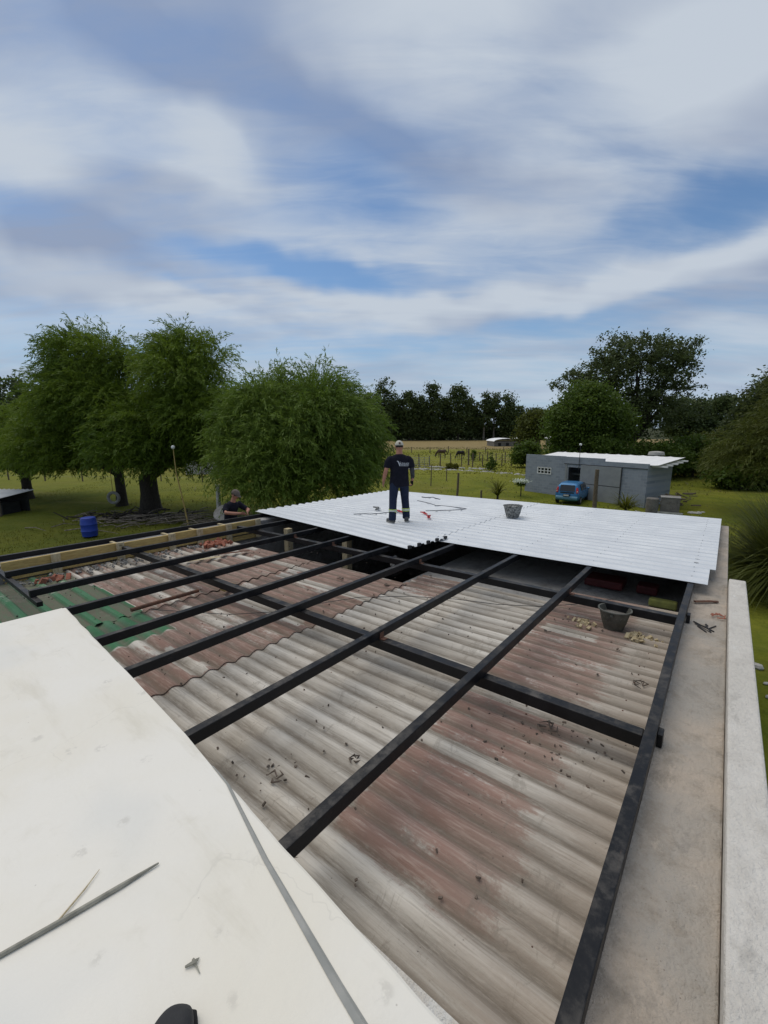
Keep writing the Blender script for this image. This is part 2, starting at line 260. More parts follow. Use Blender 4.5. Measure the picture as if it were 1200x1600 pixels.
# ---------------------------------------------------------------- mesh helpers
class MB:
    def __init__(s): s.v = []; s.f = []
    def add(s, v, f, M=None):
        k = len(s.v)
        s.v += [tuple(M @ Vector(p)) for p in v] if M is not None else [tuple(p) for p in v]
        s.f += [tuple(i+k for i in q) for q in f]; return s
    def box(s, a, b, M=None):
        (x0, y0, z0), (x1, y1, z1) = a, b
        x0, x1 = sorted((x0, x1)); y0, y1 = sorted((y0, y1)); z0, z1 = sorted((z0, z1))
        v = [(x0, y0, z0), (x1, y0, z0), (x1, y1, z0), (x0, y1, z0), (x0, y0, z1), (x1, y0, z1), (x1, y1, z1), (x0, y1, z1)]
        return s.add(v, [(0, 3, 2, 1), (4, 5, 6, 7), (0, 1, 5, 4), (1, 2, 6, 5), (2, 3, 7, 6), (3, 0, 4, 7)], M)
    def tube(s, pts, rad, n=8, flat=1.0, M=None, side=None, cap=True):
        pts = [Vector(p) for p in pts]; m = len(pts)
        if not hasattr(rad, '__len__'): rad = [rad]*m
        v = []; prev = None
        for i, p in enumerate(pts):
            d = (pts[min(i+1, m-1)]-pts[max(i-1, 0)]).normalized()
            if side is not None: a = Vector(side)
            elif prev is not None: a = prev
            else: a = Vector((1, 0, 0)) if abs(d.x) < .8 else Vector((0, 1, 0))
            a = (a-d*a.dot(d)); a = a.normalized() if a.length > 1e-5 else d.orthogonal().normalized()
            prev = a; c = d.cross(a); r = rad[i]; ra, rb = r if hasattr(r, '__len__') else (r, r*flat)
            for k in range(n):
                t = 2*PI*k/n; v.append(p+a*(math.cos(t)*ra)+c*(math.sin(t)*rb))
        f = [(i*n+k, i*n+(k+1) % n, (i+1)*n+(k+1) % n, (i+1)*n+k) for i in range(m-1) for k in range(n)]
        if cap: f += [tuple(range(n-1, -1, -1)), tuple((m-1)*n+k for k in range(n))]
        return s.add(v, f, M)
    def lathe(s, prof, n=20, M=None, closed=False):
        v = []; m = len(prof)
        for r, z in prof:
            for k in range(n): t = 2*PI*k/n; v.append((r*math.cos(t), r*math.sin(t), z))
        f = [(i*n+k, i*n+(k+1) % n, (i+1)*n+(k+1) % n, (i+1)*n+k) for i in range(m-1) for k in range(n)]
        f += [tuple(range(n-1, -1, -1)), tuple((m-1)*n+k for k in range(n))]
        return s.add(v, f, M)
    def ell(s, c, r, M=None, n=14, m=9):
        v = []
        for i in range(m+1):
            ph = PI*(i+.02)/(m+.04)
            for k in range(n): t = 2*PI*k/n; v.append((c[0]+r[0]*math.sin(ph)*math.cos(t), c[1]+r[1]*math.sin(ph)*math.sin(t), c[2]-r[2]*math.cos(ph)))
        f = [(i*n+k, i*n+(k+1) % n, (i+1)*n+(k+1) % n, (i+1)*n+k) for i in range(m) for k in range(n)]
        f += [tuple(range(n-1, -1, -1)), tuple(m*n+k for k in range(n))]
        return s.add(v, f, M)
    def prism(s, poly, z0, z1, M=None):
        n = len(poly); v = [(x, y, z0) for x, y in poly]+[(x, y, z1) for x, y in poly]
        f = [tuple(range(n-1, -1, -1)), tuple(range(n, 2*n))]+[(i, (i+1) % n, n+(i+1) % n, n+i) for i in range(n)]
        return s.add(v, f, M)
    def build(s, name, m=None, parent=None, smooth=False, bevel=0, fix=True):
        me = bpy.data.meshes.new(name); me.from_pydata([tuple(p) for p in s.v], [], s.f); me.update()
        if fix:
            bm = bmesh.new(); bm.from_mesh(me); bmesh.ops.recalc_face_normals(bm, faces=bm.faces)
            bm.to_mesh(me); bm.free()
        return mk(name, me, m, parent, smooth, bevel)
def mk(name, me, m=None, parent=None, smooth=False, bevel=0):
    o = bpy.data.objects.new(name, me); COL.objects.link(o)
    if m: me.materials.append(MATS[m] if isinstance(m, str) else m)
    if smooth:
        me.polygons.foreach_set('use_smooth', [True]*len(me.polygons))
        if smooth != 'all':
            try: me.set_sharp_from_angle(angle=math.radians(40))
            except Exception: pass
    if bevel:
        b = o.modifiers.new('bevel', 'BEVEL'); b.width = bevel; b.segments = 2; b.limit_method = 'ANGLE'; b.harden_normals = False
    if parent: o.parent = parent
    return o
def tag(o, label=None, cat=None, group=None, kind=None):
    if label: o['label'] = label
    if cat: o['category'] = cat
    if group: o['group'] = group
    if kind: o['kind'] = kind
    return o
def thing(name, label, cat, loc=(0, 0, 0), rz=0, group=None, M=None):
    o = bpy.data.objects.new(name, None); COL.objects.link(o); o.empty_display_size = .3
    if M is not None: o.matrix_world = M @ Matrix.Translation(loc) @ Matrix.Rotation(rz, 4, 'Z')
    else: o.location = loc; o.rotation_euler.z = rz
    return tag(o, label, cat, group)
def baked(o):
    """freeze modifiers into the mesh"""
    dg = bpy.context.evaluated_depsgraph_get(); me = bpy.data.meshes.new_from_object(o.evaluated_get(dg))
    o.modifiers.clear(); o.data = me; return o
def union(mb, name, m, parent, vox=.012, smooth=4):
    o = mb.build(name, m); r = o.modifiers.new('r', 'REMESH'); r.mode = 'VOXEL'; r.voxel_size = vox; r.use_smooth_shade = True
    if smooth: s = o.modifiers.new('s', 'SMOOTH'); s.iterations = smooth; s.factor = .5
    baked(o); o.parent = parent
    if not o.data.materials: o.data.materials.append(MATS[m])
    return o
def copy_tree(o, parent=None):
    c = o.copy(); COL.objects.link(c)
    if parent: c.parent = parent
    for ch in o.children: copy_tree(ch, c)
    return c
def quadmesh(name, V, m, parent=None, vary=None):
    """V: (n,4,3) array of quads"""
    n = len(V); me = bpy.data.meshes.new(name); me.vertices.add(n*4); me.vertices.foreach_set('co', V.astype(np.float32).ravel())
    me.loops.add(n*4); me.loops.foreach_set('vertex_index', np.arange(n*4, dtype=np.int32)); me.polygons.add(n)
    me.polygons.foreach_set('loop_start', np.arange(0, n*4, 4, dtype=np.int32)); me.polygons.foreach_set('loop_total', np.full(n, 4, dtype=np.int32))
    me.update(calc_edges=True)
    a = me.attributes.new('vary', 'FLOAT', 'POINT'); a.data.foreach_set('value', np.repeat(vary if vary is not None else rng.random(n), 4).astype(np.float32))
    return mk(name, me, m, parent)
def nrm(a): return a/np.maximum(np.linalg.norm(a, axis=-1, keepdims=True), 1e-6)
def leaves(C, Dn, L, W):
    """diamond leaves: centre C, long axis Dn"""
    n = len(C); r = nrm(rng.normal(size=(n, 3))); s = nrm(np.cross(Dn, r)); L = np.broadcast_to(L, n)[:, None]; W = np.broadcast_to(W, n)[:, None]
    return np.stack([C-Dn*L*.5, C+s*W*.5+Dn*L*.05, C+Dn*L*.5, C-s*W*.5+Dn*L*.05], 1)

# ---------------------------------------------------------------- terrain
def terrain():
    xs = np.concatenate([np.linspace(-1500, -120, 14), np.linspace(-110, 110, 90), np.linspace(120, 1500, 14)]); ys = np.concatenate([np.linspace(-60, 0, 7), np.linspace(2, 120, 80), np.linspace(125, 300, 36), np.linspace(350, 2500, 12)])
    X, Y = np.meshgrid(xs, ys); Z = np.zeros_like(X)
    for i in range(X.shape[0]):
        for j in range(X.shape[1]):
            x, y = X[i, j], Y[i, j]; d = math.hypot(x, y); k = min(1, max(0, (d-17)/12))
            Z[i, j] = k*(noise.noise(Vector((x*.07, y*.07, 0)))*.16+noise.noise(Vector((x*.3, y*.3, 3)))*.05) - (1-k)*.02
    nx = len(xs); V = np.stack([X, Y, Z], -1).reshape(-1, 3)
    F = [(j*nx+i, j*nx+i+1, (j+1)*nx+i+1, (j+1)*nx+i) for j in range(len(ys)-1) for i in range(nx-1)]
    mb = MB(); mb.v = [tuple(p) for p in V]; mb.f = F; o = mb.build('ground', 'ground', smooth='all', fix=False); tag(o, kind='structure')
terrain()

# ---------------------------------------------------------------- the roof under repair (building frame: u along purlins, v across to the left, heights h below the lens)
S = .89; AZ = .67329; TILT = PITCH-.16599
Mb = Matrix.Translation((0, 0, H)) @ Matrix.Rotation(-TILT, 4, 'X') @ Matrix(((math.sin(AZ), -math.cos(AZ), 0, 0), (math.cos(AZ), math.sin(AZ), 0, 0), (0, 0, 1, 0), (0, 0, 0, 1)))
def L(u, v, h): return Vector((u*S, v*S, -h*S))
def bbox(mb, u0, u1, v0, v1, h0, h1, M=None): return mb.box(L(u0, v0, h0), L(u1, v1, h1), M)
def W(u, v, h): return Mb @ L(u, v, h)
GH = 6.35   # foot of the walls, below ground

bld = thing('building', 'low unfinished building with brown cement wall top whose roof is being replaced', 'building', M=Mb)
mb = MB(); bbox(mb, .2, 13.45, -.18, .27, 2.15, GH); mb.build('cement_wall', 'ledge', bld, bevel=.012)
pp = MB(); bbox(pp, .2, 7.87, -.375, -.183, 2.03, GH); pp.build('parapet_wall', 'parapet', bld, bevel=.015)['label'] = 'pale whitewashed parapet strip along the outer edge'
mb = MB(); bbox(mb, .2, 13.45, 9.62, 10.2, 2.10, GH); mb.build('ring_beam_wall', 'concrete', bld, bevel=.02)
mb = MB(); bbox(mb, 13.25, 13.45, .273, 9.617, 2.2, GH); mb.build('back_wall', 'dark_render', bld)
mb = MB(); bbox(mb, .2, .5, .273, 9.617, 2.6, GH); mb.build('front_wall', 'dark_render', bld)
mb = MB(); bbox(mb, .5, 13.25, .273, 9.617, 5.2, 5.4); mb.build('floor', 'dark_render', bld)
mb = MB(); bbox(mb, 5.95, 9.5, .275, 4.35, 2.52, 2.7); mb.build('concrete_slab', 'concrete', bld, bevel=.01)['label'] = 'rough grey concrete slab between old roof and new sheets'
mb = MB(); bbox(mb, 5.72, 5.94, .276, 9.616, 2.62, 5.2); mb.build('partition_wall', 'dark_render', bld)
for v in (6.3, 8.3):
    mb = MB(); bbox(mb, 6.6, 6.75, v, v+.15, 2.15, 5.2); mb.build('timber_prop', 'timber_pale', bld)

# timber formwork boards on the inner face of the left wall
fwk = thing('timber_formwork', 'line of yellow formwork boards nailed along the inner side of the left wall top', 'formwork', M=Mb)
us = [1.45, 2.22, 3.3, 4.35, 5.0, 5.75, 6.6]
for i, (a, b) in enumerate(zip(us[:-1], us[1:])):
    j = rnd.uniform(-.02, .02)
    mb = MB(); bbox(mb, a+.012, b-.012, 9.55+j*.5, 9.61, 2.045+j, 2.37+j); mb.build('board', 'timber', fwk, bevel=.004)
    mb = MB(); bbox(mb, a+.03, b-.03, 9.57, 9.612, 2.40, 2.52+j); mb.build('board', 'timber', fwk, bevel=.004)
for u in us[1:]:
    mb = MB(); bbox(mb, u-.07, u+.07, 9.48, 9.535, 2.02, 2.50); mb.build('cleat', 'timber_pale', fwk, bevel=.004)
for u in (3.3, 4.35, 5.0, 5.75):
    mb = MB(); bbox(mb, u-.03, u+.03, 9.48, 10.0, 2.06, 2.097); mb.build('spacer', 'timber_pale', fwk, bevel=.003)

# ribbed profile: pitch .28, flat pans and narrow raised ribs
def rib(u, amp=.032, pitch=.28):
    t = (u/pitch) % 1.0; d = abs(t-.5)*2           # 1 at pan edge .. 0 at rib centre
    return amp*(1 if d < .22 else max(0, 1-(d-.22)/.26)) if d < .48 else 0.0
def sheet(name, u0, u1, v0, v1, hfun, nu=9, nv=8, th=.004, paint=None, m='new_roof', parent=None, phase=0.0, amp=.032, M=None, wave=0):
    us_ = []; k = math.floor((u0-phase)/.28); 
    br = [0, .26, .37, .39, .61, .63, .74]
    while True:
        done = False
        for q in br:
            uu = phase+(k+q)*.28
            if uu > u1: done = True; break
            if uu >= u0: us_.append(uu)
        if done: break
        k += 1
    us_ = [u0]+[x for x in us_ if x-u0 > .004 and u1-x > .004]+[u1]
    if wave: us_ = list(np.linspace(u0, u1, max(6, int((u1-u0)/wave*10))))
    fine = []
    for a, b in zip(us_[:-1], us_[1:]):
        s_ = max(1, round((b-a)/.05)) if paint and not wave else 1
        fine += [a+(b-a)*i/s_ for i in range(s_)]
    us_ = fine+[u1]; vs_ = np.linspace(v0, v1, nv+1); V = []; A = []
    for v in vs_:
        for u in us_:
            z = (amp*(.5+.5*math.cos(2*PI*(u-phase)/wave))**.8 if wave else rib(u-phase, amp)); h = hfun(u, v); V.append(L(u, v, h)+Vector((0, 0, z*S)))
            if paint: 
                    kk = math.floor((u-phase)/.19+.5); rr_ = random.Random(kk*31+int(v*.9+kk*.37)*7+(0 if v < 1.78 else 1 if v < 4.04 else 2 if v < 6.3 else 3)*101).random(); pr, pg = paint(u, v)
                    if v > 4.04 and not pg: pr = pr+(rr_-.5)*.62
                    elif not pg: pr = pr+(rr_-.5)*.18*(pr > .2)
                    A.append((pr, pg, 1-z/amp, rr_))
    n = len(us_); F = [(j*n+i, j*n+i+1, (j+1)*n+i+1, (j+1)*n+i) for j in range(nv) for i in range(n-1)]
    mb_ = MB(); mb_.v = [tuple(p) for p in V]; mb_.f = F
    me = bpy.data.meshes.new(name); me.from_pydata(mb_.v, [], F); me.update()
    if paint:
        a = me.color_attributes.new('paint', 'FLOAT_COLOR', 'POINT'); a.data.foreach_set('color', np.array(A, np.float32).ravel())
    o = mk(name, me, m, parent); sm = o.modifiers.new('thickness', 'SOLIDIFY'); sm.thickness = th; sm.offset = -1
    if M is not None: o.matrix_local = M
    return o

# old painted fibre-cement roof, sheet by sheet
def sst(x, a, b): t = min(1, max(0, (x-a)/(b-a))); return t*t*(3-2*t)
WHITE_RIBS = [(2.62, 2.78, .7, 1.8), (4.55, 4.75, 4.0, 6.2), (3.4, 3.6, 4.2, 6), (5.0, 5.15, 5.6, 7.6), (1.95, 2.12, 4.1, 4.9), (4.25, 4.4, 7, 7.9), (5.3, 5.5, 1.1, 1.6), (3.1, 3.25, 7.0, 8.3)]
def paint(u, v):
    r = 0.0
    if v < 1.78:
        r = .70*sst(v, .40, .90); r *= sst(u, 1.35, 1.75)
        if 3.5 < u < 3.7: r *= .55
        if u > 3.8: r *= .92
    elif v < 4.04:
        r = .05 + (.5 if u > 5.3 and v > 3.2 else 0)
    else:
        r = .66+(.08 if u > 3.2 else 0)
        if v > 7.9: r = .46
    for a, b, c, d in WHITE_RIBS:
        if a < u < b and c < v < d: r = .08
    g = .75 if (v > 5.32 and u < 2.42-.02*(v-5.3)) or (v > 5.0 and u < 1.62) else 0.0
    if v > 8.2: g *= .72
    if g: r = 0
    return r, g
oroof = thing('old_roof', 'weathered ribbed old roof with worn red, grey and green painted sheets', 'roof', M=Mb)
cols = [(.45, 1.4), (1.4, 2.4), (2.4, 3.4), (3.4, 4.4), (4.4, 5.4), (5.4, 6.9)]
rows = [(.28, 1.80), (1.78, 4.06), (4.04, 6.32), (6.30, 9.56)]
k = 0
for ci, (a, b) in enumerate(cols):
    for ri, (c, d) in enumerate(rows):
        if ci == 5: b_ = [6.87, 6.25, 5.66, 5.64][ri]
        else: b_ = b
        if b_-a < .1: continue
        jj = rnd.uniform(-.004, .004)
        def hf(u, v, a=a, c=c, ri=ri, ci=ci, jj=jj):
            return 2.405+jj+.016*((v-rows[ri][0])/(rows[ri][1]-rows[ri][0])) - .008*((u-a)) + .012*noise.noise(Vector((u*1.3, v*.8, 0)))
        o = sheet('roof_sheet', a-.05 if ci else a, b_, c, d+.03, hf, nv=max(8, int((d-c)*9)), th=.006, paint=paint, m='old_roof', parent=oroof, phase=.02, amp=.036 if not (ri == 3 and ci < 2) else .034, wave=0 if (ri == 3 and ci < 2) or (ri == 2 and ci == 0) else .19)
        if (ri == 3 and ci < 2) : o['label'] = 'green painted roof sheet'
        elif ri == 0 and 1 <= ci: o['label'] = 'worn red painted roof sheet'
        elif ri == 1: o['label'] = 'bare grey roof sheet'

# roofing screws with washers and broken flakes on the ribs
mb = MB()
for v in (.5, 1.15, 1.9, 3.0, 4.2, 5.2, 6.5, 7.9):
    for k_ in range(3, 29):
        u = .02+k_*.19
        if u > 5.6 or (u < 1.4 and v > 5) or rnd.random() < .5: continue
        p = L(u, v+rnd.uniform(-.02, .02), 2.378); mb.lathe([(.006, -.004), (.007, .005), (.003, .009)], 6, Matrix.Translation(p))
mb.build('roofing_screws', 'rust', oroof)['kind'] = 'stuff'
# steel frame
frame = thing('steel_frame', 'black painted steel frame of long purlins over cross beams spanning the old roof', 'steel frame', M=Mb)
PV = [.24, 1.56, 2.76, 4.02, 4.93, 6.14, 7.32, 8.70, 10.02]
for v in PV:
    mb = MB(); u0 = 1.0 if v < 5.1 else (1.36 if v < 9.5 else .9)
    if v < .5: u0 = .35
    V_ = []; N_ = 22
    for i_ in range(N_+1):
        u = u0+(13.4-u0)*i_/N_; j_ = .010*noise.noise(Vector((u*.45, v*3, 0))); k_ = .004*noise.noise(Vector((u*.5, v*3, 9)))
        V_ += [L(u, v-.036+j_, 2.098), L(u, v+.036+j_, 2.098), L(u, v+.036+j_, 2.002+k_), L(u, v-.036+j_, 2.002+k_)]
    mb.add(V_, [(4*i_+a_, 4*i_+(a_+1) % 4, 4*i_+4+(a_+1) % 4, 4*i_+4+a_) for i_ in range(N_) for a_ in range(4)]+[(0, 1, 2, 3), (4*N_, 4*N_+1, 4*N_+2, 4*N_+3)]); mb.build('purlin', 'black_steel', frame, bevel=.005)
    for ub_ in (3.36, 5.99):
        if v < .5 or v > 9.5: continue
        mb = MB(); s_ = 1 if rnd.random() < .5 else -1
        bbox(mb, ub_-.035, ub_+.03, v+s_*.040, v+s_*.046, 2.03, 2.097); bbox(mb, ub_-.035, ub_+.03, v+s_*.046, v+s_*.10, 2.090, 2.0985); mb.build('bracket', 'rust', frame)
for u, v0, v1 in ((1.30, -.0, 0), (3.36, -.03, 9.95), (5.99, -.06, 9.95), (8.9, .28, 9.95), (11.6, .28, 9.95)):
    if v1 <= v0: continue
    mb = MB(); bbox(mb, u-.055, u+.055, v0, v1 if u > 7 else v1, 2.10, 2.205) if u > 7 else bbox(mb, u-.05, u+.05, .285, 9.46, 2.10, 2.205)
    mb.build('cross_beam', 'black_steel', frame, bevel=.006)
    if u < 7:
        mb = MB(); bbox(mb, u-.05, u+.05, .202, .165, 2.045, 2.147); mb.build('beam_stub', 'black_steel', frame, bevel=.006)
mb = MB(); bbox(mb, 1.36, 1.43, 7.0, 9.46, 2.10, 2.17); mb.build('cross_beam', 'black_steel', frame, bevel=.006)

# new sheets
nroof = thing('metal_roof', 'bright new ribbed metal roof sheets covering the far half of the building', 'roof', M=Mb)
ub = [7.20, 8.0, 9.12, 10.24, 11.36, 12.48, 13.52]
for i, (a, b) in enumerate(zip(ub[:-1], ub[1:])):
    e = -.02 if i else .05
    lap = .25 if i < 5 else 0
    sheet('roof_sheet', a, b+lap, e, 4.62, lambda u, v, a=a, i=i: 1.998-.0+.004*(u-a)*0+.003*sst(u, a+.95, a+1.2) + .006*noise.noise(Vector((u, v*.6, 2))), nv=8, m='new_roof', parent=nroof, phase=.0, th=.0015)
    sheet('roof_sheet', a, b+lap, 4.50, 10.43, lambda u, v, a=a: 1.990+.003*sst(u, a+.95, a+1.2)+.006*noise.noise(Vector((u, v*.6, 5))), nv=9, m='new_roof', parent=nroof, phase=.0, th=.0015)
mb = MB()
for v in PV:
    for k_ in range(26, 48):
        u = (k_+.5)*.28
        if rnd.random() < .12: continue
        mb.lathe([(.005, -.003), (.006, .003), (.003, .006)], 6, Matrix.Translation(L(u, v+rnd.uniform(-.01, .01), 1.960)))
mb.build('roofing_screws', 'rim', nroof)['kind'] = 'stuff'
# the loose last sheet lies askew, its near edge swinging out over the purlins
ang = math.atan2(.86, 5.85)
Ml = Matrix.Translation(L(6.26, 4.45, 0)) @ Matrix.Rotation(-ang, 4, 'Z')
sheet('roof_sheet', 0, 1.2, 0, 6.0, lambda u, v: 1.974-.012*math.sin(v/6*PI)+.03*0, nv=14, m='new_roof', parent=nroof, phase=.0, th=.0015, M=Ml)['label'] = 'loose roof sheet lying askew at the near left edge'
mb = MB()
for k_ in range(5):
    p = L(6.30+.27*k_, 4.44-.03*k_, 1.95); mb.box(p+Vector((-.03, -.035, -.02)), p+Vector((.03, .01, .03)))
mb.build('rib_closer', 'black_rubber', nroof)['label'] = 'dark foam rib closers along the end of the loose sheet'

# white slab the picture is taken from
slab = thing('white_roof_slab', 'cream white flat roof panel in the lower left corner, overlapping the old roof', 'roof slab', M=Mb)
mb = MB(); mb.prism(rough_poly([tuple(L(u, v, 0)[:2]) for u, v in [(1.19, 4.985), (-3.5, 5.16), (-3.5, -.2), (.78, -.2), (.845, .45), (.91, 1.27), (.99, 2.21), (1.065, 3.16)]], .006, .04), -1.85*S, -1.613*S)
mb.build('panel', 'white_slab', slab, bevel=.012)
mb = MB(); mb.prism([tuple(L(u, v, 0)[:2]) for u, v in [(1.15, 4.94), (-3.5, 5.1), (-3.5, -.25), (.50, -.25), (.62, .35), (.70, .75), (.81, 1.25), (.93, 1.7), (.985, 2.2), (1.055, 3.16)]], -1.611*S, -1.596*S)
mb.build('cover_sheet', 'white_slab', slab, bevel=.003)['label'] = 'thin upper cover sheet whose curved edge shows as a grey line'
mb = MB(); bbox(mb, -3.5, 1.0, -.17, 4.9, 1.86, GH); mb.build('wall', 'parapet', slab)
ev = [(.50, -.25), (.62, .35), (.70, .75), (.81, 1.25), (.93, 1.70), (.95, 1.86)]
mb = MB(); V_ = []
for i_, (u, v) in enumerate(ev):
    w_ = .045*(1-i_/5.8); V_ += [L(u-.004, v, 1.5935), L(u+w_*.6, v, 1.600), L(u+w_, v, 1.6115)]
mb.add(V_, [(3*i_+k_, 3*i_+k_+1, 3*i_+k_+4, 3*i_+k_+3) for i_ in range(5) for k_ in (0, 1)]); mb.build('edge_flashing', 'rim_grey', slab)['label'] = 'grey metal flashing along the curved edge of the cover sheet'
# flat stain on the slab, built as a thin raised strip
def strip(pts, r, name, m, label, cat, n=6, parent=None, flat=1.0, group=None):
    mb_ = MB(); mb_.tube(pts, r, n, flat=flat); o = mb_.build(name, m, parent, smooth=True)
    if parent is None: o.matrix_world = Mb; tag(o, label, cat, group)
    return o
tw = thing('slab_stain', 'thin grey stain built as a raised stalk lying on the cream slab at lower left', 'stain', M=Mb)
hh = 1.588
mb = MB(); mb.tube([L(-.1, 1.70, hh), L(.1, 1.635, hh), L(.26, 1.60, hh), L(.42, 1.57, hh), L(.55, 1.55, hh)], [.007, .007, .008, .008, .003], 6); mb.build('smear', 'slab_mark_grey', tw, smooth=True)
mb = MB(); mb.tube([L(.24, 1.606, hh), L(.34, 1.66, hh), L(.40, 1.70, hh)], [.003, .0025, .001], 5); mb.build('side_smear', 'timber_pale', tw, smooth=True)
mb = MB(); mb.tube([L(.45, 1.15, 1.59), L(.475, 1.135, 1.585), L(.49, 1.14, 1.592)], [.003, .006, .001], 5); mb.tube([L(.475, 1.15, 1.59), L(.47, 1.10, 1.592)], [.004, .001], 5)
o = mb.build('dry_leaf', 'slab_mark_grey'); o.matrix_world = Mb; tag(o, 'small curled dark scrap on the cream slab beside the cover sheet edge', 'debris')

# photographer's shoe toe at the bottom edge
FWD = AZ  # camera forward as an angle in the building frame: direction (cos,sin)
sh = thing('shoe', 'dark rounded shoe toe on the cream slab at the bottom edge', 'shoe', loc=L(.40, 1.035, 1.596), rz=AZ-.1+0, M=Mb)
def shoe_mb(L_=.29, W_=.105, h=.1):
    m_ = MB(); N_ = 12; v = []; n = 14
    for i in range(N_+1):
        t = i/N_; x = -L_*(1-t); hw = W_*.5*(.72+.28*math.sin(t*PI*1.1+.2))*(1 if t < .8 else math.sqrt(max(.02, 1-((t-.8)/.21)**2)))
        ht = h*(1.0-.45*sst(t, .25, .75))*(1 if t < .86 else math.sqrt(max(.03, 1-((t-.86)/.15)**2)))
        for k in range(n):
            a = 2*PI*k/n; ca, sa = math.cos(a), math.sin(a)
            v.append((x, hw*math.copysign(abs(ca)**.7, ca), .018+max(-.004, ht*.5+ht*.5*math.copysign(abs(sa)**.7, sa))))
    f = [(i*n+k, i*n+(k+1) % n, (i+1)*n+(k+1) % n, (i+1)*n+k) for i in range(N_) for k in range(n)]+[tuple(range(n-1, -1, -1)), tuple(N_*n+k for k in range(n))]
    return m_.add(v, f)
o = shoe_mb(.3, .128, .12).build('upper', 'black_rubber', sh, smooth='all'); sm = o.modifiers.new('s', 'SUBSURF'); sm.levels = 2; sm.render_levels = 2
mb = MB(); mb.prism([(-.3+.31*t, .058*math.sin(min(1, t*1.0)*PI)**.35) for t in np.linspace(.02, .98, 14)]+[(-.3+.31*t, -.058*math.sin(t*PI)**.35) for t in np.linspace(.98, .02, 14)], 0, .02); mb.build('sole', 'tyre', sh, bevel=.003)

# ---------------------------------------------------------------- small things on the roofs
def roofz(h): return h
o = strip([L(2.22, 6.26, 2.30), L(2.7, 6.28, 2.305), L(3.21, 6.29, 2.31)], .026, 'rusty_tube', 'rust', 'rusty brown steel tube lying on the old roof beside the green sheets', 'steel tube', 8)
mb = MB(); p = L(3.60, 6.10, 2.36); mb.box(p+Vector((-.09, -.06, 0)), p+Vector((.1, .05, .07)), None); o = mb.build('wood_block', 'timber', bevel=.008); o.matrix_world = Mb; tag(o, 'ochre wooden block lying on the old roof near the middle cross beam', 'wood block')
def wirepts(seq, h, j=.01): return [L(u+rnd.uniform(-j, j), v+rnd.uniform(-j, j), h) for u, v in seq]
strip(wirepts([(2.45, 6.2), (2.75, 5.6), (3.05, 5.15), (3.5, 4.7), (4.0, 4.5), (4.6, 4.15), (5.1, 3.6), (5.4, 3.0), (5.6, 2.4), (5.9, 1.9), (6.3, 1.5), (6.9, 1.1)], 2.345, .02), .0045, 'wire', 'wire', 'long thin wire trailing over the old roof sheets beneath the purlins', 'wire', 5)
# big dark bucket standing on the old roof, near the right end
def bucket(name, label, m, loc, r0, r1, h, handle=True, M=Mb, lean=0):
    t = thing(name, label, 'bucket', loc=loc, M=M)
    mb = MB(); n = 24
    prof = [(r0*.97, .004), (r0, .0), (r0+(r1-r0)*.33, h*.33), (r0+(r1-r0)*.36+.004, h*.36), (r0+(r1-r0)*.66, h*.66), (r1, h), (r1+.014, h+.002), (r1+.014, h+.014), (r1-.004, h+.014), (r1-.008, h-.005), (r0-.008, .02), (r0*.5, .018)]
    mb.lathe(prof, n); mb.build('body', m, t, smooth=True)
    if handle:
        mb = MB(); pts = [(r1*1.05*math.cos(a), r1*.5*math.sin(a)*1.0+.0, h*.92-.13*math.sin(a)) for a in np.linspace(0, PI, 12)]
        mb.tube(pts, .005, 6); mb.build('handle', 'wire', t, smooth=True)
        for s_ in (-1, 1):
            mb = MB(); mb.box((s_*r1-.012, -.015, h*.86), (s_*r1+.012, .015, h*.97)); mb.build('ear', m, t)
    return t
b1 = bucket('bucket', 'big dark grey builders bucket standing on the old roof under the far cross beam', 'bucket_dark', L(5.83, .93, 2.375), .10, .16, .22)
mb = MB(); mb.lathe([(.14, .15), (.145, .165), (.08, .172), (.002, .174)], 20); mb.build('mortar', 'dark_render', b1)
b2 = bucket('bucket', 'round mottled grey bucket standing on the bright new roof sheets', 'bucket_grey', L(10.5, 4.17, 1.955), .14, .205, .25)
mb = MB(); mb.lathe([(.18, .2), (.175, .23), (.1, .255), (.002, .26)], 16); mb.build('rubble', 'bucket_grey', b2)
for _ in range(26):
    a, r_ = rnd.random()*6.28, rnd.random()*.15; s_ = rnd.uniform(.015, .035); mb = MB(); mb.ell((r_*math.cos(a), r_*math.sin(a),   .25+rnd.random()*.02), (s_, s_*.8, s_*.6), n=5, m=3)
    if _ == 0: acc = MB()
    acc.add(mb.v, mb.f)
o = acc.build('lumps', 'bucket_grey', b2); o['kind'] = 'stuff'
# pale patches of sand by the bucket, brick rubble along the wall
def rubble(name, label, cat, m, spots, s0, s1, kind='stuff', M=Mb, z=None):
    mb_ = MB()
    for p in spots:
        s_ = rnd.uniform(s0, s1); R_ = Matrix.Translation(p) @ Matrix.Rotation(rnd.random()*6, 4, Vector((rnd.random(), rnd.random(), rnd.random()+.1)).normalized())
        mb_.box((-s_*rnd.uniform(.6, 1.3), -s_*.6, -s_*.35), (s_*rnd.uniform(.6, 1.3), s_*.6, s_*.35), R_)
    o_ = mb_.build(name, m)
    if M is not None: o_.matrix_world = M
    return tag(o_, label, cat, kind=kind)
rubble('brick_rubble', 'red brick crumbs heaped along the foot of the formwork boards', 'rubble', 'brick_red', [L(rnd.uniform(4.9, 5.5), rnd.uniform(8.95, 9.4), 2.37) for _ in range(46)]+[L(rnd.gauss(2.0, .10), rnd.gauss(9.1, .07), 2.38) for _ in range(12)], .03, .075)
rubble('mortar_rubble', 'grey and tan mortar scraps lying along the left edge of the old roof', 'rubble', 'concrete', [L(rnd.uniform(1.6, 5.5), 9.43-abs(rnd.gauss(0, .28)), 2.375) for _ in range(170)], .012, .038)
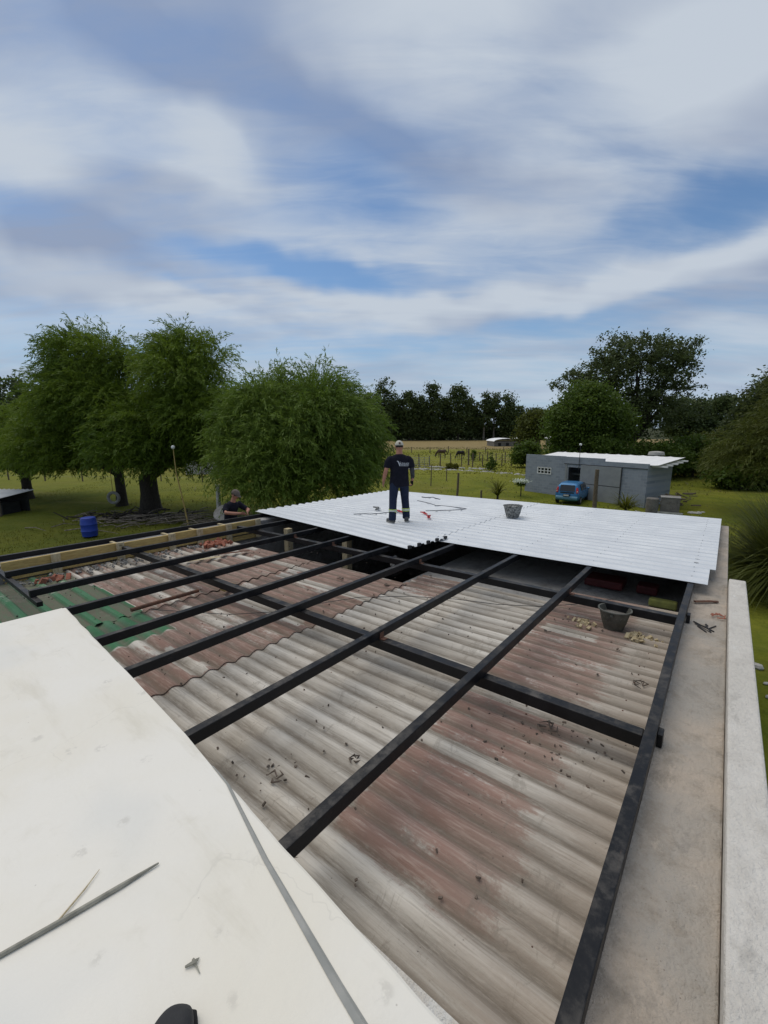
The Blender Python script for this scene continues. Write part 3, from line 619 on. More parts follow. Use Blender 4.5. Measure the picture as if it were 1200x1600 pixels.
rubble('roof_litter', 'scattered crumbs, dead leaves and grit on the old roof', 'litter', 'debris', [L(rnd.uniform(.6, 6.6), rnd.uniform(.4, 9), rnd.choice([2.372, 2.38])) for _ in range(420)]+[L(rnd.gauss(3.3, .25), rnd.gauss(.75, .3), 2.37) for _ in range(80)]+[L(rnd.gauss(1.6, .3), rnd.gauss(2.35, .12), 2.372) for _ in range(26)], .004, .013)
rubble('sand_crumbs', 'pale ochre crumbs beside the dark bucket', 'rubble', 'timber_pale', [L(rnd.gauss(5.75, .07), rnd.gauss(c_, .1), 2.375) for c_ in (.62, 1.28) for _ in range(26)], .01, .04)
for i, (u, v, s_, lb) in enumerate([(5.1, 5.05, .05, 'small dark ring of scrap on the pinkish sheets left of the middle purlin'), (5.35, 4.2, .05, 'small dark lump at the foot of the middle purlin near the far end'), (3.35, .95, .07, 'black knotted twig tangle on the worn red sheet'), (1.62, 2.3, .05, 'crumpled dark leaf on the grey sheet next to the slab'), (2.1, 1.97, .035, 'olive dead leaf on the grey sheet near the purlin'), (4.55, .45, .06, 'grey paper scrap beside the right hand purlin'), (5.2, 1.55, .035, 'little black crumb on the grey sheet beyond the dark cross beam')]):
    mb = MB()
    for _ in range(5):
        a = rnd.random()*6.28; p = L(u, v, 2.365)
        mb.tube([p+Vector((math.cos(a)*s_*.3, math.sin(a)*s_*.3, 0)), p+Vector((math.cos(a+1)*s_, math.sin(a+1)*s_, .012)), p+Vector((math.cos(a+2)*s_*1.2, math.sin(a+2)*s_*1.1, .004))], [.004, .007, .002], 5)
    o = mb.build('scrap', 'debris'); o.matrix_world = Mb; tag(o, lb, 'scrap')
# planks and odds on the old roof, left part
for u0, v0, u1, v1, m_, lb in [(3.95, 8.15, 4.55, 7.9, 'timber_pale', 'pale short board lying on the old roof near the far left cross beam'), (4.2, 8.3, 5.2, 7.85, 'rust', 'thin rusty batten leaning over the pale board on the old roof')]:
    mb = MB(); mb.tube([L(u0, v0, 2.33), L(u1, v1, 2.32)], [(.05, .012)]*2, 4, side=(0, 1, 0)); o = mb.build('board', m_); o.matrix_world = Mb; tag(o, lb, 'board')
o = strip([L(6.62, 5.0, 2.30), L(6.2, 4.75, 2.32)], .04, 'pale_offcut', 'white_stone', 'pale offcut lying at the far edge of the old roof by the middle purlin', 'offcut', 5)
# things stored in the gap under the new sheets, right
for u, v, m_, sz, lb, nm in [(7.95, 1.45, 'dark_red', (.2, .26, .08), 'dark red crate in the shade under the new sheets', 'crate'), (7.95, .82, 'dark_red', (.13, .13, .08), 'dark red can in the shade under the new sheets', 'can'), (7.35, .55, 'foam_yellow', (.06, .16, .07), 'yellow green foam block wedged under the corner of the new sheets', 'foam_block')]:
    mb = MB(); p = L(u, v, 2.49); mb.box(p-Vector((sz[0], sz[1], 0)), p+Vector((sz[0], sz[1], sz[2]*1.5))); o = mb.build(nm, m_, bevel=.02); o.matrix_world = Mb; tag(o, lb, nm.replace('_', ' '))
# scraps on the cement ledge
strip([L(6.75, .16, 2.12), L(6.9, 0.0, 2.125), L(6.95, -.08, 2.13)], .022, 'rag', 'rust', 'dark rusty rag on the cement wall top beside the new sheets', 'rag', 6, flat=.5)
mb = MB()
for _ in range(9):
    a = rnd.random()*6.28; mb.tube([L(6.35, -.10, 2.14)+Vector((math.cos(a)*.05, math.sin(a)*.05, .01)), L(6.35, -.10, 2.14)+Vector((math.cos(a+1)*.08, math.sin(a+1)*.07, .02))], .006, 5)
o = mb.build('rope_scrap', 'brick_red'); o.matrix_world = Mb; tag(o, 'tangle of reddish string on the cement wall top by the parapet', 'string')
mb = MB()
for _ in range(8):
    mb.tube([L(5.95+rnd.uniform(-.1, .1), .05+rnd.uniform(-.08, .08), 2.142), L(5.9+rnd.uniform(-.15, .15), -.05+rnd.uniform(-.08, .08), 2.142)], rnd.uniform(.003, .007), 5)
o = mb.build('dark_scraps', 'black_rubber'); o.matrix_world = Mb; tag(o, 'dark offcuts around the end of the far cross beam on the cement wall top', 'offcuts', kind='stuff')

# tools and cords on the new sheets
def rp(u, v, dh=0): return L(u, v, 1.952-dh)
o = strip([rp(u, v) for u, v in [(9.96, 6.46), (10.3, 6.1), (10.75, 5.75), (10.95, 5.72), (11.02, 6.0), (11.06, 6.5), (11.0, 6.78), (11.26, 7.19), (11.4, 7.5), (11.53, 7.8)]], .009, 'power_cord', 'grey_cord', 'dark power cord looping across the new sheets right of the standing man', 'cord', 6)
o = strip([rp(u, v) for u, v in [(12.4, 8.2), (12.3, 8.0), (12.5, 7.8), (12.35, 7.6), (12.2, 7.35)]], .014, 'cord_end', 'grey_cord', 'short coil of dark cord behind the standing man near the far roof edge', 'cord', 6)
o = strip([rp(u, v) for u, v in [(8.35, 7.7), (8.6, 7.5), (8.63, 7.35), (8.9, 7.2), (9.1, 7.15), (9.36, 6.95), (9.5, 6.75)]], .010, 'power_cord', 'grey_cord', 'dark cord running to the tools left of the standing man', 'cord', 6)
dr = thing('angle_grinder', 'grey and white power tool lying left of the standing man', 'power tool', loc=rp(9.25, 7.62), rz=.5, M=Mb)
mb = MB(); mb.tube([(-.16, 0, .04), (-.02, 0, .045), (.08, 0, .045), (.12, 0, .045)], [.026, .032, .036, .028], 10); mb.build('motor_body', 'bucket_grey', dr, smooth=True)
mb = MB(); mb.lathe([(.06, .0), (.062, .003), (.06, .006)], 16, Matrix.Translation((.16, 0, .02))); mb.build('disc', 'rim', dr)
mb = MB(); mb.tube([(.12, .02, .05), (.12, .13, .06)], .016, 8); mb.build('side_handle', 'black_rubber', dr)
def clampt(loc, rz, label, m='red_plastic'):
    t = thing('clamp', label, 'clamp', loc=loc, rz=rz, M=Mb)
    for s_ in (-1, 1):
        mb_ = MB(); mb_.tube([(-.16, s_*.015, .02), (-.03, s_*.025, .025), (.05, -s_*.01, .03), (.15, s_*.05, .025)], [.012, .016, .02, .012], 7); mb_.build('handle', m, t, smooth=True)
    mb_ = MB(); mb_.lathe([(.018, 0), (.018, .05)], 10); mb_.build('pivot', 'black_rubber', t)
clampt(rp(9.5, 6.2), .9, 'red handled tool right of the standing man, farther of two')
clampt(rp(9.12, 5.82), .6, 'red handled tool right of the standing man, nearer of two')
clampt(rp(9.36, 6.93), 1.2, 'orange red tool lying between the legs of the standing man')

# ---------------------------------------------------------------- people
def fingers(mb_, wrist, d, side, palm_n, curl=.5, s=1.0):
    """palm and five bent fingers added as tubes; d: direction of the hand, side: thumb side"""
    wrist, d, side, n = Vector(wrist), Vector(d).normalized(), Vector(side).normalized(), Vector(palm_n).normalized()
    mb_.tube([wrist-d*.01*s, wrist+d*.03*s, wrist+d*.085*s], [(.026*s, .018*s), (.036*s, .017*s), (.040*s, .014*s)], 10, side=side)
    for i, (o_, l_) in enumerate(((.030, .070), (.011, .079), (-.010, .073), (-.029, .058))):
        b = wrist+d*.075*s+side*o_*s; a1 = b+(d*math.cos(curl*.6)+n*math.sin(curl*.6))*l_*.45*s; a2 = a1+(d*math.cos(curl*1.5)+n*math.sin(curl*1.5))*l_*.35*s; a3 = a2+(d*math.cos(curl*2.2)+n*math.sin(curl*2.2))*l_*.28*s
        mb_.tube([b, a1, a2, a3], [.0095*s, .009*s, .0085*s, .006*s], 7)
    b = wrist+d*.025*s+side*.03*s; a1 = b+(d*.6+side*.7+n*.3).normalized()*.035*s; a2 = a1+(d*.9+side*.2+n*.35).normalized()*.032*s; mb_.tube([b-side*.01, a1, a2], [.013*s, .011*s, .008*s], 7)
def head_mesh(c, fdir, s=1.0, tilt=0):
    """head as a deformed sphere with brow, nose, mouth and ears; returns MB in world of the figure; faces +Y before turning"""
    m_ = MB(); n, k = 28, 20; v = []
    for i in range(k+1):
        ph = PI*(i+.02)/(k+.04); z = -math.cos(ph)
        for j in range(n):
            th = 2*PI*j/n; x, y = math.sin(ph)*math.cos(th), math.sin(ph)*math.sin(th)
            X, Y, Z = x*.076, y*.098, z*.118
            if Z < -.02: q = (-Z-.02)/.1; X *= 1-.28*q; Y = Y*(1-.22*q)+.012*q
            if y > .5 and abs(x) < .3:
                Y += .020*math.exp(-((Z+.018)/.022)**2)*math.exp(-(x/.13)**2)+.006*math.exp(-((Z+.062)/.010)**2)
            if y > .4: Y -= .010*math.exp(-((Z-.012)/.014)**2)*math.exp(-((abs(x)-.36)/.16)**2); Y += .004*math.exp(-((Z-.035)/.012)**2)
            v.append((X, Y, Z))
    f = [(i*n+j, i*n+(j+1) % n, (i+1)*n+(j+1) % n, (i+1)*n+j) for i in range(k) for j in range(n)]+[tuple(range(n-1, -1, -1)), tuple(k*n+j for j in range(n))]
    Mh = Matrix.Translation(c) @ Matrix.Rotation(fdir, 4, 'Z') @ Matrix.Rotation(-tilt, 4, 'X') @ Matrix.Scale(s, 4)
    m_.add(v, f, Mh)
    for s_ in (-1, 1): m_.ell((0, 0, 0), (.010, .019, .032), Mh @ Matrix.Translation((s_*.079, -.005, -.008)), 10, 7)
    return m_, Mh
def cap_parts(Mh, parent, m, back_open=True):
    n, k = 28, 10; v = []; f = []
    for i in range(k+1):
        ph = .5*PI*(1-i/k)
        for j in range(n):
            th = 2*PI*j/n; v.append((.088*math.sin(ph)*math.cos(th), .108*math.sin(ph)*math.sin(th)-.002, .022+.106*math.cos(ph)*(1 if math.cos(ph) < .9 else 1)))
    for i in range(k):
        for j in range(n):
            th = 2*PI*(j+.5)/n
            if back_open and 1 <= i < 4 and abs(th-1.5*PI) < .34-.06*i: continue
            f.append((i*n+j, i*n+(j+1) % n, (i+1)*n+(j+1) % n, (i+1)*n+j))
    mb_ = MB(); mb_.add(v, f, Mh); o_ = mb_.build('cap', m, parent, smooth='all', fix=False); sm = o_.modifiers.new('t', 'SOLIDIFY'); sm.thickness = .004; sm.offset = 1
    br = MB(); N_ = 12; vv = []
    for i in range(N_+1):
        a = PI*i/N_; vv.append((.082*math.cos(a), .088*math.sin(a)+.0, .026)); vv.append((.078*math.cos(a), .090*math.sin(a)+.075*math.sin(a)**.7, .018-.012*math.sin(a)))
    ff = [(2*i, 2*i+1, 2*i+3, 2*i+2) for i in range(N_)]; br.add(vv, ff, Mh); ob = br.build('peak', m, o_, smooth='all', fix=False); sm = ob.modifiers.new('t', 'SOLIDIFY'); sm.thickness = .004
    hb = MB(); hb.ell((0, -.004, .012), (.081, .102, .075), Mh, 20, 10); h_ = hb.build('hair', 'hair', parent, smooth='all')
    return o_

# standing worker, seen from behind (local frame: faces +Y)
mp = W(8.24, 6.10, 1.955)
m1 = thing('person', 'standing man in cream cap, dark printed t-shirt and navy trousers, back to us', 'person', loc=mp, rz=.10)
HZ = 1.60
hm, Mh = head_mesh((0.0, .03, HZ), 0, 1.0, .12)
body = MB(); body.add(hm.v, hm.f)
body.tube([(0, -.015, 1.40), (0, -.005, 1.47), (0, .015, 1.54)], [(.080, .068), (.068, .064), (.062, .062)], 14, side=(1, 0, 0))
body.tube([(0, -.01, .86), (0, -.005, .95), (0, 0, 1.1), (0, -.005, 1.28), (0, -.01, 1.39), (0, -.01, 1.43)], [(.155, .10), (.165, .11), (.15, .10), (.175, .11), (.165, .095), (.09, .07)], 18, side=(1, 0, 0))
AL = [(-.175, -.005, 1.375), (-.240, -.02, 1.29), (-.285, -.055, 1.12), (-.315, -.02, .99), (-.330, .05, .875)]
AR = [(.175, -.005, 1.385), (.235, -.01, 1.30), (.270, -.02, 1.12), (.285, .0, 1.0), (.285, .035, .89)]
ARR = [.035, .050, .045, .043, .031]
body.tube(AL, ARR, 12); body.tube(AR, ARR, 12)
fingers(body, AL[-1], (-.12, .25, -1), (.35, 1, .1), (1, -.2, 0), .45); fingers(body, AR[-1], (.0, .25, -1), (-.35, 1, .1), (-1, -.2, 0), .7)
LL = [(-.095, -.01, .90), (-.125, -.03, .72), (-.150, -.045, .47), (-.158, -.085, .30), (-.168, -.11, .08)]
LR = [(.095, .0, .90), (.115, .005, .72), (.135, .02, .47), (.148, .01, .30), (.158, .02, .08)]
LRR = [.070, .080, .060, .054, .038]
body.tube(LL, LRR, 12, side=(1, 0, 0)); body.tube(LR, LRR, 12, side=(1, 0, 0))
union(body, 'body', 'skin', m1, .009)
sh_ = MB()
sh_.tube([(0, .0, .775), (0, .0, .80), (0, 0, .93), (0, 0, 1.1), (0, -.005, 1.27), (0, -.01, 1.37), (0, -.012, 1.425), (0, -.01, 1.45)], [(.212, .142), (.214, .145), (.203, .136), (.192, .128), (.205, .128), (.200, .112), (.135, .088), (.072, .07)], 26, side=(1, 0, 0))
for A_ in (AL, AR): sh_.tube([(A_[0][0]*.8, A_[0][1], 1.375), (A_[0][0]*1.12, A_[0][1], 1.345), A_[1], (A_[1][0]*1.08, A_[1][1], 1.20), (A_[1][0]*1.10, A_[1][1], 1.165)], [.052, .070, .074, .074, .075], 16)
for k_ in range(10):  # soft folds
    a = rnd.uniform(-.14, .14); z_ = rnd.uniform(.82, 1.0); sh_.tube([(a, -.118, z_), (a+rnd.uniform(-.05, .05), -.121, z_+.12)], [.010, .004], 6)
shirt = union(sh_, 't_shirt', 'shirt_black', m1, .010, 5)
sl = MB(); sl.tube([AR[1], (.256, -.014, 1.2), AR[2], AR[3], tuple(Vector(AR[4])+Vector((0, 0, .02)))], [.06, .055, .051, .047, .036], 14); union(sl, 'arm_sleeve', 'sleeve_grey', m1, .010)['label'] = 'grey sleeve on the right arm'
gl = MB(); fingers(gl, AR[-1], (.0, .25, -1), (-.35, 1, .1), (-1, -.2, 0), .7, 1.08); union(gl, 'glove', 'shirt_black', m1, .008, 2)
tr_ = MB()
tr_.tube([(0, .0, .75), (0, .0, .86), (0, 0, .98)], [(.165, .115), (.180, .122), (.170, .115)], 22, side=(1, 0, 0))
for Lg in (LL, LR):
    x = [p[0] for p in Lg]; yv = [p[1] for p in Lg]
    tr_.tube([(x[0]*.95, 0, .86), (x[1]*.95, yv[1], .72), (x[2]*.93, yv[2]+.005, .50), (x[3]*.96, yv[3]-.005, .30), (x[4]*.97, yv[4]-.005, .14), (x[4]*.97, yv[4]-.005, .065)], [(.108, .112), (.100, .105), (.084, .088), (.080, .084), (.080, .086), (.078, .090)], 20, side=(1, 0, 0))
    for z_, w_ in ((.52, .012), (.44, .01), (.36, .010), (.11, .012), (.15, .01)):
        tr_.tube([(x[2]*.93-.06, -.068, z_), (x[2]*.93+.05, -.078, z_+.03)], [w_*.6, w_], 6)
union(tr_, 'trousers', 'trouser_navy', m1, .008, 3)
for nm_, Lg in (('l', LL), ('r', LR)):
    bd = MB(); xx, yy = Lg[3][0]*.963, Lg[3][1]-.004; bd.tube([(xx, yy, .235), (xx, yy, .30)], [(.0875, .092)]*2, 24, side=(1, 0, 0)); b_ = bd.build('hivis_band', 'hivis', m1, smooth=True)
    bd = MB(); bd.tube([(xx, yy, .255), (xx, yy, .282)], [(.0895, .094)]*2, 24, side=(1, 0, 0)); bd.build('silver_strip', 'reflective', b_, smooth=True)
for Lg, dxx, rz_ in ((LL, -.012, .45), (LR, .004, -.12)):
    t_ = bpy.data.objects.new('shoe', None); t_ = shoe_mb(.29, .10, .105).build('shoe', 'shoe_grey', m1, smooth='all'); t_.location = (Lg[4][0]+dxx-.19*math.sin(rz_), Lg[4][1]+.19, 0); t_.rotation_euler.z = PI/2+rz_
    so = MB(); so.prism([(-.295+.30*t, .05*math.sin(t*PI)**.35) for t in np.linspace(.02, .98, 12)]+[(-.295+.30*t, -.05*math.sin(t*PI)**.35) for t in np.linspace(.98, .02, 12)], 0, .024); so.build('sole', 'sole', t_)
cap_parts(Mh, m1, 'cap_cream')
# print on the back: white swoosh V, letters, small line below
def swoosh(): 
    m_ = MB(); N_ = 14
    def bez(p0, p1, p2, t): return tuple((1-t)**2*a+2*t*(1-t)*b+t*t*c for a, b, c in zip(p0, p1, p2))
    def ribbon(p0, p1, p2, wf):
        pts = [bez(p0, p1, p2, i/N_) for i in range(N_+1)]; v = []
        for i, (x, z) in enumerate(pts):
            q0, q1 = pts[max(0, i-1)], pts[min(N_, i+1)]; dxn, dzn = q1[0]-q0[0], q1[1]-q0[1]; l_ = math.hypot(dxn, dzn); w_ = wf(i/N_); v += [(x-dzn/l_*w_, 0, z+dxn/l_*w_), (x+dzn/l_*w_, 0, z-dxn/l_*w_)]
        m_.add(v, [(2*i, 2*i+1, 2*i+3, 2*i+2) for i in range(N_)])
    ribbon((-.095, .055), (-.055, .075), (-.038, -.035), lambda t: .002+.009*math.sin(min(1, t*1.1)*PI*.9))
    ribbon((-.038, -.035), (-.040, .02), (-.015, .058), lambda t: .006*(1-t)+.001)
    return m_
def text_mb(s, size, x0, z0, ws=1.0):
    cu = bpy.data.curves.new('print', 'FONT'); cu.body = s; cu.size = size; cu.offset = .0012; cu.resolution_u = 3; o_ = bpy.data.objects.new('print', cu); COL.objects.link(o_)
    me = bpy.data.meshes.new_from_object(o_.evaluated_get(bpy.context.evaluated_depsgraph_get())); bpy.data.objects.remove(o_)
    bm = bmesh.new(); bm.from_mesh(me); bmesh.ops.triangulate(bm, faces=bm.faces)
    bmesh.ops.subdivide_edges(bm, edges=[e for e in bm.edges if e.calc_length() > .02], cuts=2); bm.to_mesh(me); bm.free()
    return [(x0+v.co.x*ws, 0, z0+v.co.y) for v in me.vertices], [tuple(p.vertices) for p in me.polygons]
lg = swoosh(); v_, f_ = text_mb('AZQUEZ', .062, -.030, -.012, .80); lg.add(v_, f_)
for k_ in range(13): lg.add([(-.028+.0145*k_, 0, -.034), (-.028+.0145*k_+.010, 0, -.034), (-.028+.0145*k_+.010, 0, -.022), (-.028+.0145*k_, 0, -.022)], [(0, 1, 2, 3)])
from mathutils.bvhtree import BVHTree
sme = shirt.data; bvh = BVHTree.FromPolygons([v.co for v in sme.vertices], [tuple(p.vertices) for p in sme.polygons])
nv_ = []
for x, y, z in lg.v:
    X, Z = x*1.02+.025, z*1.05+1.245-.06*x; hit = bvh.ray_cast(Vector((X, -1, Z)), Vector((0, 1, 0)))[0]
    nv_.append((X, (hit.y if hit else -.12)-.004, Z))
lg.v = nv_; lo = lg.build('back_print', 'white_print', shirt, fix=False)

# second worker behind the left wall, leaning over it
p2 = W(6.55, 10.62, 0); zt = W(6.62, 10.2, 2.1).z
m2 = thing('person', 'man in dark cap and black t-shirt bent over the wall behind it', 'person', loc=(p2.x, p2.y, zt-.93), rz=-2.0)
hd = (0, .13, 1.50)
hm, Mh2 = head_mesh(hd, .15, 1.0, .45)
bd2 = MB(); bd2.add(hm.v, hm.f)
bd2.tube([(0, .02, 1.27), (0, .06, 1.36), (0, .10, 1.44)], [(.07, .065), (.060, .060), (.056, .056)], 12, side=(1, 0, 0))
bd2.tube([(0, -.08, .84), (0, -.07, .95), (0, -.04, 1.08), (0, .0, 1.22), (0, .02, 1.30)], [(.15, .10), (.155, .11), (.15, .105), (.18, .11), (.12, .085)], 16, side=(1, 0, 0))
A2L = [(-.17, .01, 1.26), (-.26, .10, 1.15), (-.30, .24, 1.08), (-.14, .36, 1.09), (-.06, .42, 1.08)]
A2R = [(.17, .01, 1.26), (.28, .05, 1.17), (.36, .14, 1.11), (.26, .32, 1.09), (.16, .40, 1.08)]
for A_ in (A2L, A2R): bd2.tube(A_, [.056, .05, .043, .040, .030], 12)
fingers(bd2, A2L[-1], (.6, .6, -.1), (.3, -.2, .9), (.2, .2, -1), .5); fingers(bd2, A2R[-1], (-.7, .5, -.1), (.3, .2, .9), (.1, .3, -1), .5)
L2 = [[(s_*.095, -.08, .88), (s_*.12, -.04, .68), (s_*.13, .0, .45), (s_*.13, -.05, .25), (s_*.13, -.06, .06)] for s_ in (-1, 1)]
for q in L2: bd2.tube(q, [.09, .083, .06, .054, .04], 12)
union(bd2, 'body', 'skin', m2, .010)
s2 = MB(); s2.tube([(0, -.08, .80), (0, -.075, .95), (0, -.045, 1.08), (0, -.0, 1.21), (0, .02, 1.29), (0, .03, 1.325)], [(.175, .125), (.175, .125), (.172, .125), (.20, .128), (.15, .10), (.075, .07)], 20, side=(1, 0, 0))
for A_ in (A2L, A2R): s2.tube([A_[0], A_[1], tuple(Vector(A_[1])*.35+Vector(A_[2])*.65)], [.078, .070, .064], 14)
union(s2, 't_shirt', 'shirt_black', m2, .012)
t2 = MB(); t2.tube([(0, -.08, .76), (0, -.08, .86), (0, -.075, .94)], [(.16, .115), (.17, .12), (.165, .115)], 18, side=(1, 0, 0))
for q in L2: t2.tube([q[0], q[1], q[2], q[3], (q[4][0], q[4][1], .06)], [.105, .098, .08, .076, .074], 14)
union(t2, 'trousers', 'trouser_navy', m2, .014)
for q in L2:
    o = shoe_mb(.28, .10, .10).build('shoe', 'shoe_grey', m2, smooth='all'); o.location = (q[4][0], q[4][1]+.18, 0); o.rotation_euler.z = PI/2
cap_parts(Mh2, m2, 'cap_brown', False)
# the platform and trestle he stands on
tz = zt-1.02; pl = thing('trestle', 'wooden trestle platform hidden behind the left wall under the bent worker', 'trestle', loc=(p2.x, p2.y, 0), rz=-AZ+PI/2)
mb = MB(); mb.box((-.8, -.28, tz-.045), (.8, .35, tz-.002)); mb.build('platform', 'timber', pl)
for sx in (-.7, .7):
    for s_ in (-.22, .28): mb = MB(); mb.box((sx-.04, s_-.04, -.05), (sx+.04, s_+.04, tz-.046)); mb.build('leg', 'timber', pl)

# ---------------------------------------------------------------- neighbour's house (local x runs along the facade to the left, y away from the view)
HM = Matrix(((-.55, .835, 0, 17.4), (.835, .55, 0, 27.9), (0, 0, 1, 0), (0, 0, 0, 1)))
hs = thing('house', 'low grey block house with sliding door and flat white sheet roof across the lawn', 'house', M=HM)
mb = MB(); T_ = .18
for a, b, z0, z1 in [(.2, 4.75, -.3, 2.62), (6.05, 7.4, -.3, 2.62), (7.4, 8.75, -.3, 1.62), (7.4, 8.75, 2.2, 2.62), (8.75, 9.9, -.3, 2.62), (4.75, 6.05, 2.35, 2.62)]:
    mb.box((a, 0, z0), (b, T_, z1))
mb.build('front_wall', 'house_wall', hs)
mb = MB(); mb.box((.2, T_, -.3), (.2+T_, 3.4, 2.85)); mb.build('side_wall', 'house_wall', hs)
mb = MB(); mb.box((9.72, T_, -.3), (9.9, 3.4, 3.0)); mb.box((.38, 3.22, -.3), (9.72, 3.4, 3.0)); mb.build('rear_wall', 'house_wall', hs)
mb = MB(); mb.box((.2, -.02, 2.62), (3.2, T_, 2.93)); mb.build('low_parapet', 'house_wall', hs)
mb = MB(); mb.box((3.2, -.022, 2.62), (6.3, T_, 3.12)); mb.box((6.3, 0, 2.62), (9.9, T_, 3.14)); mb.build('high_parapet', 'house_wall', hs)
mb = MB(); mb.box((.2, -.05, 2.585), (6.3, -.003, 2.625)); mb.build('door_rail', 'wire', hs)
# white roof sheet with ribs
mb = MB(); v = []; n = 44
for j, (y, z) in enumerate([(T_+.02, 2.86), (3.8, 3.22)]):
    for i in range(n): v.append((-.35+i*9.9/(n-1), y, z+(.035 if i % 4 == 0 else 0)))
mb.add(v, [(i, i+1, n+i+1, n+i) for i in range(n-1)]); o = mb.build('roof', 'roof_white', hs); sm = o.modifiers.new('t', 'SOLIDIFY'); sm.thickness = .03
for y in (.5, 1.2, 1.9, 2.6, 3.3):
    mb = MB(); mb.box((-.75 if y != 2.1 else -.5, y-.05, 2.68+y*.09), (.195, y+.05, 2.78+y*.09)); mb.build('rafter', 'white_paint', hs)
# window, four by two panes
wf = MB(); x0, x1, z0, z1 = 7.42, 8.73, 1.64, 2.18; b_ = .06
wf.box((x0, -.03, z0), (x1, .05, z0+b_)); wf.box((x0, -.03, z1-b_), (x1, .05, z1)); wf.box((x0, -.03, z0+b_), (x0+b_, .05, z1-b_)); wf.box((x1-b_, -.03, z0+b_), (x1, .05, z1-b_))
for i in range(1, 4): xx = x0+(x1-x0)*i/4; wf.box((xx-.03, -.02, z0+b_), (xx+.03, .04, z1-b_))
wf.box((x0+b_, -.015, (z0+z1)/2-.025), (x1-b_, .035, (z0+z1)/2+.025)); wn = wf.build('window', 'white_paint', hs)
for i in range(4):
    for j in range(2):
        mb = MB(); a = x0+b_+(x1-x0-2*b_)*i/4; c = z0+b_+(z1-z0-2*b_)*j/2; mb.box((a, .045, c), (a+(x1-x0)/4, .052, c+(z1-z0)/2-.05)); mb.build('pane', 'car_glass', wn)
# sliding door panels
for z0, z1 in ((.03, 1.19), (1.23, 2.57)):
    mb = MB(); mb.box((1.9, -.075, z0), (4.9, -.03, z1)); mb.build('sliding_door', 'door_sheet', hs, bevel=.01)
mb = MB(); mb.box((1.9, -.08, 1.19), (4.9, -.04, 1.23)); mb.box((1.84, -.08, .03), (1.895, -.035, 2.57)); mb.build('door_frame', 'wire', hs)
mb = MB(); mb.box((5.95, -.01, 0), (6.04, .12, 2.34)); mb.box((6.05, -.03, 0), (6.2, -.001, 2.6)); mb.build('door_jamb', 'door_sheet', hs)
mb = MB(); mb.box((4.8, .6, 1.75), (6.0, .64, 1.82)); mb.build('inner_shelf', 'rim', hs)
mp_ = thing('lamp_mast', 'thin mast with a small white lamp rising from the parapet of the grey house', 'lamp', loc=(5.05, .05, 3.12), M=HM)
mb = MB(); mb.tube([(0, -.12, -.9), (0, -.12, .9)], .022, 6); mb.build('pole', 'wire', mp_); mb = MB(); mb.ell((0, -.12, .95), (.1, .1, .09), n=12, m=8); mb.build('lamp_head', 'white_paint', mp_, smooth=True)
ch = thing('roof_tank', 'small grey water tank with pale lid standing behind the white roof', 'water tank', loc=(2.3, 5.5, 0), M=HM)
mb = MB(); mb.lathe([(.55, -.2), (.55, 2.9), (.5, 3.2)], 16); mb.build('body', 'concrete', ch, smooth=True); mb = MB(); mb.lathe([(.52, 3.2), (.56, 3.24), (.5, 3.45), (.2, 3.5)], 16); mb.build('lid', 'white_stone', ch, smooth=True)

# ---------------------------------------------------------------- blue hatchback, seen from the rear (local x forward, z up)
car = thing('hatchback_car', 'small bright blue five door hatchback parked tail towards us by the grey house', 'car', loc=(12.75, 29.6, .02), rz=math.atan2(.80, .60))
def car_body():
    m_ = MB(); st = []   # x, half width bottom, half width waist, z low, z waist, z roof, half width roof, (roof==waist -> bonnet)
    st = [(0.00, .66, .70, .32, .62, .66, .62), (.04, .76, .78, .27, .80, .86, .68), (.10, .78, .80, .25, .92, 1.30, .60), (.22, .79, .81, .24, .93, 1.46, .60), (.60, .80, .82, .22, .93, 1.50, .61), (1.2, .80, .82, .20, .92, 1.51, .62), (1.8, .80, .82, .20, .91, 1.49, .62), (2.15, .80, .82, .20, .90, 1.42, .60), (2.75, .80, .81, .22, .90, .99, .66), (3.2, .79, .79, .24, .84, .88, .60), (3.45, .74, .74, .28, .66, .72, .52), (3.52, .66, .66, .34, .55, .58, .45)]
    v = []
    for x, wb, ww, zl, zw, zr, wr in st:
        half = [(0, zl), (wb*.8, zl), (wb, zl+.10), (ww, zl*.4+zw*.6), (ww*.985, zw), (wr+.03, zr-.08*(zr-zw > .1)), (wr-.08, zr), (0, zr+.012)]
        full = half+[(-a, b) for a, b in reversed(half[1:-1])]
        v += [(x, a, b) for a, b in full]
    n = 14; f = [(i*n+k, i*n+(k+1) % n, (i+1)*n+(k+1) % n, (i+1)*n+k) for i in range(len(st)-1) for k in range(n)]+[tuple(range(n-1, -1, -1)), tuple((len(st)-1)*n+k for k in range(n))]
    m_.add(v, f); return m_
o = car_body().build('body', 'car_blue', car); sm = o.modifiers.new('s', 'SUBSURF'); sm.levels = 2; sm.render_levels = 2; o.data.polygons.foreach_set('use_smooth', [True]*len(o.data.polygons))
def glass(name, poly, th, parent, m='car_glass'):
    m_ = MB(); pts = [Vector(p) for p in poly]; nn = (pts[1]-pts[0]).cross(pts[2]-pts[0]).normalized()*th; n = len(pts)
    m_.add([p for p in pts]+[p+nn for p in pts], [tuple(range(n-1, -1, -1)), tuple(range(n, 2*n))]+[(i, (i+1) % n, n+(i+1) % n, n+i) for i in range(n)]); return m_.build(name, m, parent, bevel=.008)
rw = glass('rear_window', [(.030, .50, .93), (.030, -.50, .93), (.150, -.47, 1.36), (.150, .47, 1.36)], .02, car)
mb = MB(); mb.tube([(.02, .02, .93), (.05, -.15, 1.0), (.075, -.25, 1.08)], .012, 5); mb.build('wiper', 'black_rubber', rw)
